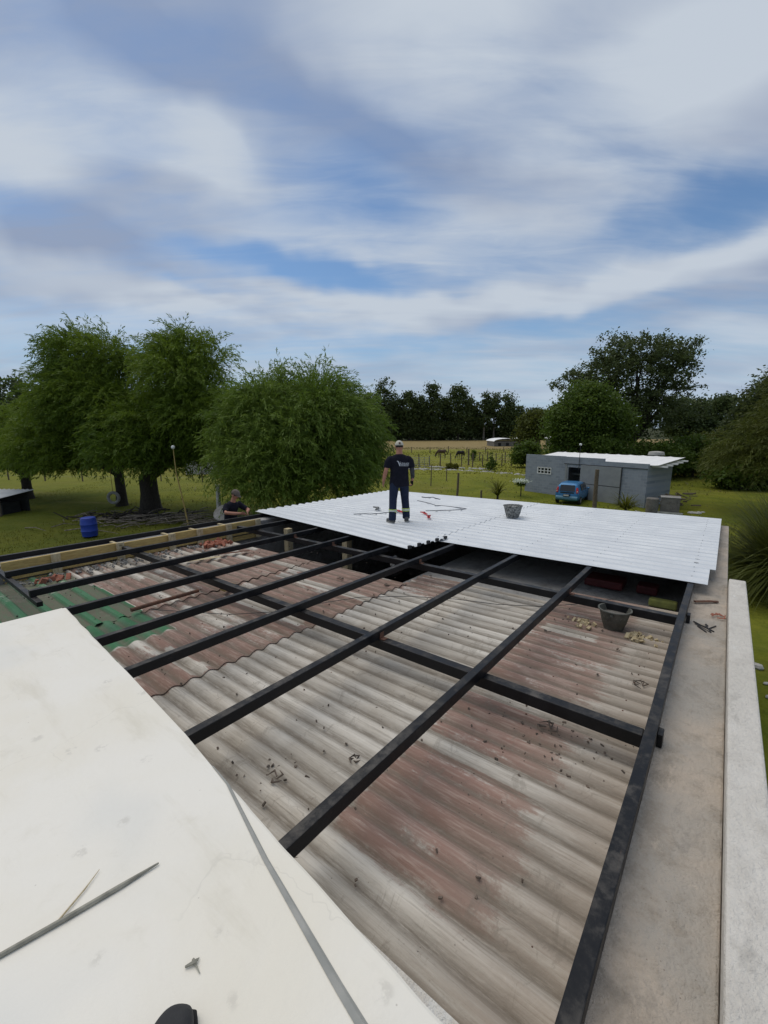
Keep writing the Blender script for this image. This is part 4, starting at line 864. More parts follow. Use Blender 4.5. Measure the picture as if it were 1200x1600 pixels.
for s_ in (-1, 1):
    mb = MB(); mb.prism([(-.02, .0), (.11, .0), (.16, .055), (.02, .085)], 0, 1); mb = MB()
    mb.tube([(.045, s_*.665, .83), (.075, s_*.655, 1.0), (.125, s_*.62, 1.2)], [(.07, .075), (.075, .085), (.045, .06)], 10, side=(1, 0, 0)); tl = mb.build('tail_light', 'lamp_red', car, smooth=True)
    mb = MB(); mb.ell((.0, s_*.675, .93), (.04, .05, .05), n=10, m=6); mb.build('reversing_lamp', 'lamp_clear', tl, smooth=True)
    for a, b, z_ in ((.62, 1.28, 0), (1.34, 2.02, 0)):
        glass('side_window', [(a, s_*.822, .97), (b+.12*(a > 1), s_*.818, .96), (b-.06*(a > 1), s_*.69, 1.38), (a+.05, s_*.69, 1.40)], .015*s_, car)
    mb = MB(); mb.ell((2.15, s_*.93, 1.0), (.07, .09, .07), n=10, m=7); mb.build('mirror', 'car_blue', car, smooth=True)
    for x in (1.12, 1.75): mb = MB(); mb.box((x, s_*.815, .84), (x+.14, s_*.845, .87)); mb.build('door_handle', 'car_blue', car, bevel=.006)
    mb = MB(); mb.ell((3.42, s_*.58, .68), (.10, .14, .09), n=10, m=6); mb.build('headlight', 'lamp_clear', car, smooth=True)
    for x in (.55, 2.85):
        R_ = Matrix.Translation((x, s_*.74, .29)) @ Matrix.Rotation(PI/2, 4, 'X')
        mb = MB(); mb.lathe([(.18, -.09), (.275, -.085), (.29, -.05), (.29, .05), (.275, .085), (.18, .09)], 20, R_); wh = mb.build('wheel', 'tyre', car, smooth=True)
        mb = MB(); mb.lathe([(.02, -.095), (.17, -.093), (.19, -.08), (.19, .08), (.17, .093), (.02, .095)], 16, R_); mb.build('rim', 'rim', wh, smooth=True)
mb = MB()
mb.tube([(-.01, -.70, .46), (-.045, -.55, .46), (-.055, 0, .46), (-.045, .55, .46), (-.01, .70, .46)], [(.10, .15)]*5, 12, side=(1, 0, 0), flat=1); mb.build('bumper', 'car_cladding', car, smooth=True)
mb = MB(); mb.box((-.165, -.21, .60), (.02, .21, .74)); mb.build('plate_recess', 'car_glass', car); mb = MB(); mb.box((-.175, -.17, .62), (-.166, .17, .72)); mb.build('license_plate', 'plate', car)
mb = MB(); mb.box((-.01, -.45, .80), (.01, .45, .88)); mb.build('lower_trim', 'car_glass', car)
glass('windscreen', [(2.22, -.6, 1.38), (2.72, -.68, 1.0), (2.72, .68, 1.0), (2.22, .6, 1.38)], .02, car)

# ---------------------------------------------------------------- horses (local x forward)
def horse(loc, rz, m, label, s=1.0):
    t = thing('horse', label, 'horse', loc=loc, rz=rz, group='grazing horses'); t.scale = (s, s, s)
    b = MB()
    b.tube([(-.80, 0, 1.18), (-.62, 0, 1.22), (-.35, 0, 1.16), (0, 0, 1.10), (.35, 0, 1.14), (.58, 0, 1.22), (.72, 0, 1.20)], [(.13, .12), (.25, .27), (.29, .31), (.30, .30), (.29, .34), (.23, .30), (.12, .18)], 16, side=(0, 1, 0))
    b.tube([(.52, 0, 1.22), (.80, 0, 1.02), (1.02, 0, .72), (1.12, 0, .48)], [(.14, .26), (.11, .19), (.085, .14), (.07, .12)], 12, side=(0, 1, 0))
    b.tube([(1.06, 0, .56), (1.14, 0, .40), (1.20, 0, .20), (1.22, 0, .08)], [(.08, .12), (.09, .13), (.06, .085), (.055, .065)], 12, side=(0, 1, 0))
    for s_ in (-1, 1): b.tube([(1.05, s_*.05, .55), (1.02, s_*.07, .66)], [.03, .008], 6)
    for s_, o_ in ((-1, .10), (1, -.08)):
        b.tube([(.50, s_*.15, 1.05), (.52+o_*.4, s_*.16, .78), (.52+o_*.7, s_*.16, .52), (.53+o_, s_*.16, .25), (.55+o_, s_*.16, .08), (.58+o_, s_*.16, .0)], [.13, .085, .058, .040, .045, .06], 9)
        b.tube([(-.55, s_*.16, 1.15), (-.45+o_*.3, s_*.17, .85), (-.66+o_*.6, s_*.16, .55), (-.62+o_*.9, s_*.16, .28), (-.60+o_, s_*.16, .08), (-.56+o_, s_*.16, 0)], [.19, .14, .065, .045, .048, .06], 9)
    union(b, 'body', m, t, .028, 3)
    b = MB(); b.tube([(-.82, 0, 1.22), (-.95, 0, 1.05), (-.98, 0, .75), (-.94, 0, .45)], [.04, .07, .08, .02], 8); b.build('tail', 'hair', t, smooth=True)
    b = MB(); b.tube([(.50, 0, 1.46), (.82, 0, 1.20), (1.05, 0, .84)], [(.02, .05), (.03, .07), (.02, .05)], 6, side=(0, 1, 0)); b.build('mane', 'hair', t, smooth=True)
    return t
horse((10.7, 79.5, .05), PI-.25, 'horse_brown', 'brown horse grazing with head to the left, left of the two in the paddock')
horse((13.6, 76.5, .05), PI+.55, 'horse_dark', 'darker horse grazing, right of the two in the paddock', .95)

# ---------------------------------------------------------------- fences, posts
def gz(x, y): return 0.0
def fence(label, pts, gap, hgt_, r, wires=3, name='wire_fence', group='wire fences in the fields', m='post_wood', seed=1):
    rr = random.Random(seed); t = thing(name, label, 'fence', loc=(pts[0][0], pts[0][1], 0), group=group); base = Vector((pts[0][0], pts[0][1], 0)); allp = []
    for (x0, y0), (x1, y1) in zip(pts[:-1], pts[1:]):
        d = math.hypot(x1-x0, y1-y0); n = max(1, round(d/gap))
        for i in range(n+1): allp.append(Vector((x0+(x1-x0)*i/n, y0+(y1-y0)*i/n, 0))-base)
    for p in allp:
        h_ = hgt_*rr.uniform(.85, 1.15); l_ = Vector((rr.uniform(-.05, .05), rr.uniform(-.05, .05), 0))*h_
        mb_ = MB(); mb_.tube([p-Vector((0, 0, .2)), p+l_+Vector((0, 0, h_))], [r*rr.uniform(.8, 1.25), r*.85], 6); mb_.build('post', m, t)
    for k_ in range(wires):
        z = hgt_*(.3+.6*k_/max(1, wires-1)); mb_ = MB(); mb_.tube([p+Vector((0, 0, z)) for p in allp], .006, 4); mb_.build('wire', 'rim', t)
    return t
fence('long far post and wire fence along the edge of the brown field', [(-2, 97), (60, 97)], 4.2, 1.25, .10, 3, seed=2)
fence('post and wire fence just behind the horses on the right', [(16, 72), (20, 66), (27, 63)], 1.9, 1.5, .09, 4, seed=3)
fence('post fence in front of the horses across the paddock', [(2.0, 61), (8.0, 61), (12.4, 60), (17, 62)], 1.55, 1.7, .08, 4, seed=4)
fence('short fence line near the house with close set thin posts', [(17, 62), (25, 57)], 1.35, 1.6, .07, 4, seed=5)
fence('sparse fence line under the willows on the left', [(-46, 48), (-14, 43)], 4.6, 1.6, .07, 2, seed=6)
# gate of pipes beside the paddock fence
gt = thing('farm_gate', 'wire mesh farm gate at the left end of the paddock fence', 'gate', loc=(3.6, 58.5, 0))
for i in range(6): mb = MB(); mb.tube([(0, 0, .25+i*.24), (2.6, 0, .25+i*.24)], .025, 5); mb.build('rail', 'rim', gt)
for x in (0, .65, 1.3, 1.95, 2.6): mb = MB(); mb.tube([(x, 0, .15), (x, 0, 1.5)], .03, 5); mb.build('upright', 'rim', gt)
def post(x, y, h_, r, label, m='post_wood', lean=(0, 0), name='wooden_post'):
    mb_ = MB(); n = 6; mb_.tube([(lean[0]*t+math.sin(t*5+x)*.012, lean[1]*t, -.3+t*(h_+.3)) for t in np.linspace(0, 1, n)], [r*(1.08-.16*t) for t in np.linspace(0, 1, n)], 9)
    o_ = mb_.build(name, m, smooth=True); o_.location = (x, y, 0); return tag(o_, label, 'post')
post(5.65, 32.9, 1.95, .085, 'tall leaning wooden post beyond the far roof edge, right of the standing man', lean=(.1, 0))
post(4.4, 39.8, 2.0, .045, 'thin grey stake in the grass just right of the standing man')
post(13.25, 26.6, 2.75, .125, 'thick dark timber post in front of the sliding door beside the blue car')
post(2.1, 37.5, .6, .05, 'short stub post close beyond the far roof edge by the standing man')
post(6.4, 43.8, 1.3, .05, 'small bent stake in the lawn behind the leaning wooden post', lean=(.06, .1))
post(7.3, 31.8, .75, .07, 'short post beside the young palm beyond the far roof edge')
post(12.3, 62.5, 2.4, .12, 'taller pale gate post in the paddock fence below the horses')
lp = thing('garden_pole', 'slender leaning pole with a small white round top in front of the willows', 'pole', loc=(-11.0, 23.6, 0))
mb = MB(); mb.tube([(0, 0, -.2), (-.15, 0, 1.2), (-.42, 0, 3.0), (-.45, 0, 4.3)], [.045, .04, .03, .022], 7); mb.build('shaft', 'timber', lp, smooth=True)
mb = MB(); mb.ell((-.45, 0, 4.38), (.10, .10, .11), n=12, m=8); mb.build('lamp_head', 'white_paint', lp, smooth=True)
gp = post(-9.6, 24.6, 2.2, .13, 'pale grey broken post standing behind the bent worker', 'white_stone')

# low white wall and tan yard behind the willows
wl = thing('white_wall', 'low pale wall behind the willow trunks at far left', 'wall', loc=(-24, 52, 0))
for i, (x0, x1) in enumerate([(0, 4.2), (4.3, 7.6), (9, 12.5), (12.6, 15)]):
    mb = MB(); mb.box((x0, i*.3, -.2), (x1, i*.3+.2, 1.7-.25*(i % 2))); mb.build('panel', 'white_stone', wl, bevel=.02)
# stone edging of the track, pale scattered rubble
def stones(name, label, spots, s0, s1, m='white_stone', cat='stones'):
    mb_ = MB()
    for x, y in spots:
        s_ = rnd.uniform(s0, s1); mb_.ell((x, y, s_*.2), (s_*rnd.uniform(.8, 1.6), s_*rnd.uniform(.6, 1.2), s_*rnd.uniform(.4, .7)), n=6, m=4)
    return tag(mb_.build(name, m), label, cat, kind='stuff')
stones('track_stones', 'broken line of pale stones and rubble along the track below the paddock', [(2.4+14.0*t+rnd.gauss(0, .3), 57-8.5*t*t+rnd.gauss(0, .45)) for t in [rnd.random() for _ in range(150)]], .06, .20)
stones('ditch_stones', 'second line of pale stones along the ditch left of the house', [(6.5+7.5*t, 60-4*t+rnd.gauss(0, .3)) for t in [rnd.random() for _ in range(60)]], .08, .26)
# blue barrel
bb = thing('plastic_barrel', 'bright blue plastic barrel standing on the grass beyond the left wall', 'barrel', loc=(-15.0, 21.3, 0))
mb = MB(); mb.lathe([(.27, 0), (.34, .04), (.36, .28), (.375, .31), (.36, .34), (.36, .62), (.375, .65), (.36, .68), (.34, .92), (.30, .95)], 24); mb.build('body', 'blue_plastic', bb, smooth=True)
mb = MB(); mb.lathe([(.31, .952), (.325, .97), (.30, .985), (.02, .98)], 24); mb.build('lid', 'blue_plastic', bb, smooth=True)
# small shelter at the left edge
st_ = thing('small_shelter', 'low shelter with pale corrugated roof at the left edge of the lawn', 'shelter', loc=(-25.4, 27.6, 0), rz=-.1)
mb = MB(); n = 36; v = []
for y, z in ((-1.2, 1.25), (1.2, 1.45)):
    for i in range(n): v.append((-2.2+i*4.0/(n-1), y, z+.03*math.sin(i*PI/1.5)))
mb.add(v, [(i, i+1, n+i+1, n+i) for i in range(n-1)]); o = mb.build('roof', 'straw_roof', st_); sm = o.modifiers.new('t', 'SOLIDIFY'); sm.thickness = .02
mb = MB(); mb.box((-2.0, .9, 0), (1.5, 1.0, 1.38)); mb.box((-2.0, -.9, 0), (-1.9, .9, 1.2)); mb.build('wall', 'dark_void', st_)
for x in (-1.9, 1.5): mb = MB(); mb.box((x-.05, -1.1, 0), (x+.05, -1.0, 1.24)); mb.build('leg', 'post_wood', st_)
mb = MB(); mb.box((-1.6, -.6, 0), (1.2, .6, .75)); mb.build('stored_box', 'dark_void', st_)
# old tyre hanging under the willow, water tank lid, white odds
ty = thing('tyre_swing', 'old tyre hanging by a rope beneath the left willow', 'tyre', loc=(-18.6, 29.2, 0))
mb = MB(); mb.tube([(.36*math.cos(a), .0, .75+.36*math.sin(a)) for a in np.linspace(0, 2*PI, 25)], .1, 10, side=(0, 1, 0)); mb.build('tyre', 'concrete', ty, smooth=True); mb = MB(); mb.tube([(0, 0, 1.1), (0, 0, 3.6)], .02, 5); mb.build('rope', 'timber', ty)
dsc = thing('tank_lid', 'round grey concrete lid propped beyond the left wall next to the bent worker', 'lid', loc=(-8.35, 22.3, 1.0)); dsc.rotation_euler = (.55, -.22, .2)
mb = MB(); mb.lathe([(.62, 0), (.66, .03), (.64, .08), (.3, .12), (.02, .13)], 28); mb.build('disc', 'concrete', dsc, smooth=True)
mb = MB(); mb.tube([(0, 0, -1.4), (0, 0, -.002)], .45, 16); mb.build('tank', 'dark_render', dsc)
# objects in front of the house: concrete box, dark drum, rubble, white bits
cb = thing('concrete_cistern', 'grey concrete box cistern standing at the right corner of the house', 'cistern', loc=(18.0, 26.6, 0), rz=-.55)
mb = MB(); mb.box((-.5, -.42, 0), (.5, .42, .98)); mb.build('body', 'dark_render', cb, bevel=.02); mb = MB(); mb.box((-.53, -.45, .982), (.53, .45, 1.02)); mb.build('rim', 'concrete', cb, bevel=.01)
mb = MB(); mb.box((-.7, -.6, -.05), (.7, -.55, .12)); mb.build('kerb', 'white_stone', cb)
dd = thing('dark_drum', 'dark drum standing left of the concrete cistern', 'drum', loc=(16.95, 26.7, 0)); mb = MB(); mb.lathe([(.34, 0), (.36, .4), (.34, .7), (.36, .88), (.32, .92)], 20); mb.build('body', 'dark_render', dd, smooth=True)
mb = MB()
for i in range(26):
    a = rnd.random()*PI; x, y = 19.4+rnd.gauss(0, .45), 27.6+rnd.gauss(0, .45); l_ = rnd.uniform(.4, 1.1); z = rnd.uniform(.1, 1.1); mb.tube([(x, y, z), (x+l_*math.cos(a), y+l_*math.sin(a), z+rnd.uniform(-.15, .15))], rnd.uniform(.025, .06), 5)
tag(mb.build('scrap_pile', 'post_wood'), 'pile of old sticks and scrap wood beside the house wall right of the cistern', 'scrap pile', kind='stuff')
stones('white_rubble', 'white lumps in front of the scrap pile', [(19.6+rnd.gauss(0, .25), 26.3+rnd.gauss(0, .2)) for _ in range(6)], .1, .22)
stones('white_pots', 'small white lumps left of the dark drum', [(15.9+rnd.gauss(0, .2), 26.6+rnd.gauss(0, .15)) for _ in range(4)], .09, .16)
# red and dark box beyond the parapet at right edge
rk = thing('red_kennel', 'red topped dark box on the grass beyond the parapet at the right edge', 'kennel', loc=(8.95, 8.55, 0), rz=.35); rk.scale = (.6, .6, .6)
mb = MB(); mb.box((-.5, -.45, -.05), (.5, .45, .62)); mb.build('box', 'dark_render', rk); mb = MB(); mb.prism([(-.62, .62), (0, .95), (.62, .62), (.60, .57), (0, .90), (-.60, .57)], -.55, .55, Matrix.Rotation(PI/2, 4, 'X')); mb.build('roof', 'red_plastic', rk)
stones('yard_rubble', 'pale rubble strewn on the grass beyond the parapet', [(8.2+rnd.gauss(0, .5), 7.6+rnd.gauss(0, 1.4)) for _ in range(30)], .03, .11)
# barns far off
def barn(x, y, w_, d_, h_, label, m='roof_white'):
    t = thing('barn', label, 'barn', loc=(x, y, 0))
    mb_ = MB(); mb_.box((-w_/2, -d_/2, -.2), (w_/2, d_/2, h_)); mb_.build('wall', 'dark_render', t)
    n_ = 9; v_ = []
    for y_ in (-d_/2-.4, d_/2+.4):
        for i in range(n_): a = PI*i/(n_-1); v_.append((-w_*.53*math.cos(a), y_, h_+.02+h_*.55*math.sin(a)))
    mb_ = MB(); mb_.add(v_, [(i, i+1, n_+i+1, n_+i) for i in range(n_-1)]); o_ = mb_.build('roof', m, t); s_ = o_.modifiers.new('t', 'SOLIDIFY'); s_.thickness = .08
    for i in range(3): mb_ = MB(); mb_.box((-w_*.35+i*w_*.3, -d_/2-.03, .2), (-w_*.35+i*w_*.3+w_*.12, -d_/2-.002, h_*.7)); mb_.build('opening', 'dark_void', t)
    return t
barn(36.0, 131, 7.5, 9, 1.5, 'far dark barn with rounded white roof at the edge of the brown field'); barn(43.5, 133, 6.0, 7, 1.6, 'far pale roofed shed just right of the dark barn')
barn(52.5, 128, 7.0, 7, 2.2, 'far white roofed shed showing through the trees above the house')

# ---------------------------------------------------------------- vegetation
def limb_tree(t, trunk, limbs, m='bark', n=10):
    mb_ = MB(); mb_.tube([p for p, r in trunk], [r for p, r in trunk], n); o_ = mb_.build('trunk', m, t, smooth=True)
    for lb in limbs:
        mb_ = MB(); mb_.tube([p for p, r in lb], [r for p, r in lb], 7); mb_.build('limb', m, t, smooth=True)
def make_limbs(base, r0, targets, split):
    out = []
    for tx in targets:
        a = Vector(base); b = Vector(tx); mid = a.lerp(b, .45)+Vector((rnd.uniform(-.4, .4), rnd.uniform(-.4, .4), .5)); q = a.lerp(b, .75)+Vector((rnd.uniform(-.3, .3), rnd.uniform(-.3, .3), .35))
        out.append([(a, r0*.6), (mid, r0*.38), (q, r0*.22), (b, r0*.07)])
    return out
def willow(name, label, loc, trunk_r, fork, lobes, ns, zmin, m='leaf_willow', wind=(-.10, 0, 0), steps=11, step=.17, leaf=(.27, .05), outl=None, per=3, trunk=True, bare=.0, upsh=.35):
    t = thing(name, label, 'tree', loc=loc)
    if trunk:
        tr = [(Vector((0, 0, -.3)), trunk_r*1.5), (Vector((.03, 0, .25)), trunk_r*1.12), (Vector((.05, 0, fork*.5)), trunk_r*.92), (Vector((0, .05, fork)), trunk_r*.9)]
        limb_tree(t, tr, make_limbs((0, .05, fork*.92), trunk_r, [(l[0]*1.0+l[3]*k_*.35, l[1]+rnd.uniform(-.6, .6), l[2]+l[5]*rnd.uniform(-.1, .55)) for l in lobes for k_ in (-1, 0, 1)], 0))
    sub = []
    for l in lobes:
        for _ in range(15):
            dd_ = nrm(rng.normal(size=3)+np.array([0, -.15, .35])); k_ = rng.uniform(.20, .38); sub.append((l[0]+dd_[0]*l[3]*.82, l[1]+dd_[1]*l[4]*.82, l[2]+dd_[2]*l[5]*.82, l[3]*k_, l[4]*k_, l[5]*k_))
    lobes = sub
    wts = np.array([l[3]*l[4]+l[3]*l[5] for l in lobes]); idx = rng.choice(len(lobes), ns, p=wts/wts.sum()); Lb = np.array(lobes)[idx]
    d = nrm(rng.normal(size=(ns, 3))+np.array([0, 0, upsh])); rr = rng.uniform(.55, 1.0, (ns, 1))**.6
    lump = 1+.16*np.sin(d[:, :1]*5+idx[:, None]*2.1)*np.cos(d[:, 1:2]*6+idx[:, None])+.10*np.sin(d[:, 2:]*11+idx[:, None]*1.7+d[:, :1]*7)
    P_ = Lb[:, :3]+d*Lb[:, 3:6]*rr*lump
    D_ = nrm(d*np.array([1, 1, .6])+np.array([0, 0, .55])+np.array(wind)*2); C_ = []; DD = []; VV = []
    base_v = np.clip(rng.random(ns)*.2+rng.random(len(lobes))[idx]*.6, 0, 1)
    for k_ in range(steps):
        P_ = P_+D_*step; D_ = nrm(D_+np.array([0, 0, -.17])+np.array(wind)*.5+rng.normal(size=(ns, 3))*.12)
        ok = (P_[:, 2] > zmin+.5*rng.random(ns)) & (rng.random(ns) > bare) & (k_ < steps*(.45+.55*((np.arange(ns)*.618) % 1)))
        for q in range(per):
            C_.append(P_[ok]+rng.normal(size=(ok.sum(), 3))*.045); DD.append(nrm(D_[ok]+rng.normal(size=(ok.sum(), 3))*.42)); VV.append(base_v[ok]+rng.random(ok.sum())*.25)
    C_ = np.concatenate(C_); DD = np.concatenate(DD); VV = np.concatenate(VV)
    C_ = C_+DD*leaf[0]*.4
    quadmesh('crown', leaves(C_, DD, rng.uniform(.7, 1.25, len(C_))*leaf[0], leaf[1]*rng.uniform(.8, 1.3, len(C_))), m, t, VV)
    return t
# the two big willows at left
willow('willow_tree', 'large spreading willow with thick trunk, middle of the left hand trees', (-15.8, 28.6, 0), .60, 2.3, [(3.7, 0, 7.7, 2.5, 3.0, 2.7), (3.2, .3, 5.6, 3.4, 3.4, 2.6), (5.9, -.5, 5.0, 2.0, 2.4, 2.5), (1.2, -1.0, 4.6, 3.2, 2.4, 2.0)], 7200, 2.0, wind=(-.06, 0, 0))
willow('willow_tree', 'broad wind blown willow with thinner trunk, left of the thick trunked willow', (-18.7, 30.2, 0), .34, 2.4, [(-.3, 0, 8.4, 2.6, 3.0, 2.8), (-1.9, 0, 6.2, 2.9, 3.0, 3.0), (1.3, -.4, 5.6, 2.6, 2.6, 2.4), (-3.4, 0, 4.4, 2.3, 2.4, 2.0)], 6400, 2.1, wind=(-.14, 0, 0))
willow('willow_tree', 'dense round willow hanging to the ground right behind the left end of the new roof', (-4.5, 23.0, 0), .35, 1.8, [(0.2, 0, 5.35, 2.7, 2.6, 2.1), (1.8, 0, 4.5, 2.15, 2.3, 2.1), (-1.7, 0, 4.4, 1.9, 2.3, 2.2), (.2, -.6, 3.0, 3.15, 2.4, 2.1)], 9000, .3, m='leaf_willow_pale', wind=(.05, 0, 0), leaf=(.25, .042), steps=11)
willow('willow_tree', 'dark low leafy tree at the left edge beyond the small shelter', (-28.5, 34, 0), .35, 2.0, [(0, 0, 4.2, 4.0, 3.2, 2.0), (3.6, 0, 3.9, 2.8, 2.6, 1.7), (-4, 0, 4.4, 3.6, 3, 2.2)], 4800, 2.2, wind=(-.12, 0, 0))
willow('willow_tree', 'drooping willow with long trailing branches at the right edge of the lawn', (26.3, 26.2, 0), .35, 2.0, [(-1.6, 0, 4.3, 2.7, 2.6, 1.5), (1.6, 0, 5.4, 3.2, 3, 2.2), (-3.4, -.5, 3.7, 2.0, 1.8, .9), (0.6, 0, 7.2, 2.4, 2.2, 1.4)], 3000, .9, m='leaf_olive', wind=(-.2, 0, 0), leaf=(.30, .05), step=.2)

def broad(name, label, loc, trunk, lobes, n_clump, per, clr, leaf, m, bark='bark', r0=.2, zf=None, limbs=True, group=None, shell=(.55, 1.0), cat='tree', flat=.75):
    t = thing(name, label, cat, loc=loc, group=group)
    zf = zf or max(.5, min(l[2]-l[5] for l in lobes))
    if limbs:
        limb_tree(t, [(Vector((0, 0, -.3)), r0*1.4), (Vector((.05*r0, 0, zf*.5)), r0), (Vector((0, 0, zf)), r0*.85)]+([(Vector(lobes[0][:3]), r0*.3)] if trunk else []), make_limbs((0, 0, zf), r0, [(l[0]+rnd.uniform(-.4, .4)*l[3], l[1]+rnd.uniform(-.4, .4)*l[4], l[2]+rnd.uniform(-.1, .5)*l[5]) for l in lobes for _ in range(2)], 0), bark)
    wts = np.array([l[3]*l[5] for l in lobes]); idx = rng.choice(len(lobes), n_clump, p=wts/wts.sum()); Lb = np.array(lobes)[idx]
    d = nrm(rng.normal(size=(n_clump, 3))); P_ = Lb[:, :3]+d*Lb[:, 3:6]*rng.uniform(shell[0], shell[1], (n_clump, 1))
    cs = clr*rng.uniform(.6, 1.3, (n_clump, 1, 1))
    C_ = (P_[:, None, :]+rng.normal(size=(n_clump, per, 3))*cs*np.array([1, 1, flat])).reshape(-1, 3)
    VV = np.clip(np.repeat(rng.random(n_clump)*.65, per)+rng.random(len(C_))*.35, 0, 1)
    C_[:, 2] = np.maximum(C_[:, 2], .05)
    Dn = nrm(rng.normal(size=C_.shape)*np.array([1, 1, .7]))
    quadmesh('crown', leaves(C_, Dn, leaf[0]*rng.uniform(.7, 1.3, len(C_)), leaf[1]*rng.uniform(.7, 1.3, len(C_))), m, t, VV)
    return t
# right hand group
broad('tall_open_tree', 'tall open crowned tree with bare ragged twigs against the sky, behind the white roof', (27.2, 47.5, 0), 1, [(0, 0, 10.6, 5.2, 4, 4.0), (-4.0, 0, 10.6, 3.0, 2.6, 1.8), (-6.8, 0, 10.5, 2.0, 1.6, .9), (3.0, 0, 12.2, 2.9, 2.6, 2.2), (-1.0, 0, 13.2, 4.6, 3, 1.7), (5.1, 0, 13.9, 1.4, 1.2, .6), (5.2, 0, 9.6, 1.6, 1.2, .5), (1, 0, 7, 5.5, 4, 2.6), (-8.6, 0, 9.8, .9, .8, .4)], 900, 34, .30, (.27, .16), 'leaf_grey', r0=.32, zf=3.5, shell=(.35, 1.1))
broad('broadleaf_tree', 'dense bright green bushy tree left of and in front of the tall open tree', (19.6, 42.5, 0), 1, [(0, 0, 7.0, 3.0, 3, 2.6), (-1.7, 0, 5.6, 2.4, 2.4, 2.0), (1.9, 0, 5.4, 2.7, 2.6, 2.4), (.3, -.5, 3.2, 3.9, 3, 2.0)], 900, 52, .42, (.26, .16), 'leaf_broad', r0=.3, zf=2)
broad('broadleaf_tree', 'smaller dark tree with two rounded tops to the right of the tall open tree', (49.0, 68.0, 0), 1, [(-2.5, 0, 7.4, 3.2, 3, 2.6), (3.4, 0, 8.4, 2.2, 2, 1.5), (0, 0, 5.0, 5.4, 3, 2.4)], 420, 46, .5, (.42, .26), 'leaf_euc', r0=.3, zf=2.5)
broad('grey_tree', 'tall grey green tree cut by the right edge of the view', (38.8, 43, 0), 1, [(0, 0, 7.0, 3.8, 3, 3.4), (-2.2, 0, 5.2, 2.4, 2.4, 2.6), (1, 0, 9.6, 2.4, 2, 1.6)], 520, 46, .45, (.34, .18), 'leaf_grey', r0=.35, zf=2)
for i, (x, y, s_, lb, m_) in enumerate([(27.5, 44.5, 1.0, 'rounded mid green shrub behind the left half of the white roof', 'leaf_broad'), (33.5, 46.5, 1.1, 'broad green shrub behind the right end of the white roof', 'leaf_broad'), (38.5, 50.5, 1.25, 'wide olive shrub right of the house in the hedge line', 'leaf_olive'), (45.5, 53, 1.2, 'dark shrub in the hedge line near the right edge', 'leaf_broad'), (52, 55, 1.3, 'low dark shrub at the right end of the hedge line', 'leaf_euc'), (31.5, 36.2, .75, 'small dark tree with visible stem on the lawn right of the house', 'leaf_broad')]):
    broad('shrub', lb, (x, y, 0), 0, [(0, 0, 2.2*s_, 3.6*s_, 2.4*s_, 1.7*s_), (1.8*s_, 0, 1.9*s_, 2.4*s_, 2*s_, 1.4*s_), (-1.8*s_, .4, 1.5*s_, 2.4*s_, 2*s_, 1.3*s_)], 330, 44, .36, (.30, .19), m_, r0=.12, zf=.6, cat='shrub')
broad('olive_tree', 'rounded olive green tree in the mid distance left of the big right hand trees', (38.5, 108, 0), 1, [(0, 0, 6.2, 5.2, 4, 3.4), (4.0, 0, 6.6, 3.6, 3, 2.9), (-2.8, 0, 3.8, 3.0, 3, 2.3)], 420, 40, .7, (.55, .38), 'leaf_olive', r0=.35, zf=2)
broad('shrub', 'dark rounded shrub behind the left end of the house', (19.8, 59.5, 0), 0, [(0, 0, 1.9, 2.0, 1.6, 1.5), (-1.0, 0, 1.4, 1.3, 1.2, 1.0)], 170, 44, .28, (.30, .2), 'leaf_broad', r0=.1, zf=.5, cat='shrub')
# eucalyptus row behind the brown field
EU = [(0.5, 196, 27.5, 5.4, 'tallest broad eucalyptus at the left end of the far row'), (6.5, 199, 19.0, 4.2, 'low dark eucalyptus beside the tallest one'), (11.5, 196, 21.5, 4.0, 'rounded eucalyptus second from the left in the far row'), (16.5, 198, 19.5, 4.2, 'short dark tree left of the slim topped eucalyptus'), (22.0, 196, 24.8, 3.6, 'slim topped eucalyptus standing proud in the middle of the far row'), (27.5, 199, 18.5, 4.2, 'low dark tree between the two tall middle eucalyptus'), (33.5, 196, 24.0, 4.8, 'bulky eucalyptus with twin tops in the middle of the far row'), (39.5, 199, 17.8, 4.0, 'low tree right of the bulky eucalyptus'), (45.0, 196, 21.0, 3.2, 'thin see through eucalyptus with pale stems'), (50.0, 198, 20.6, 3.4, 'open crowned eucalyptus right of the thin one'), (55.8, 196, 20.0, 3.0, 'narrow dark eucalyptus near the right end of the far row'), (61.5, 199, 15.0, 4.4, 'low rounded tree at the right of the narrow eucalyptus'), (68.5, 198, 14.5, 4.8, 'last low rounded tree at the right end of the far row'), (77, 199, 14.5, 5.2, 'distant dark tree behind the olive tree'), (-7, 199, 21.0, 5.0, 'eucalyptus behind the dense willow at the left of the far row')]
for i, (x, y, h_, w_, lb) in enumerate(EU):
    thin = 'thin' in lb or 'open' in lb
    lob = [(0, 0, h_-w_*.75, w_*.72, w_*.7, w_*.75), (rnd.uniform(-1, 1), 0, h_*.66, w_, w_, h_*.16), (rnd.uniform(-1.2, 1.2), 0, h_*.45, w_*1.05, w_, h_*.18)]
    if 'twin' in lb: lob += [(-2.6, 0, h_-3.6, 2.3, 2, 2.4), (3.2, 0, h_-4.4, 2.0, 2, 2.6)]
    if not thin: lob.append((0, 0, h_*.24, w_*1.1, w_*.8, h_*.2))
    broad('eucalyptus_tree', lb, (x, y, 0), 1, lob, 70 if thin else 150, 34, .85 if thin else 1.05, (1.0, .6), 'leaf_euc', 'pale_bark' if thin else 'bark', r0=.36, zf=h_*.35, group='eucalyptus row behind the brown field')
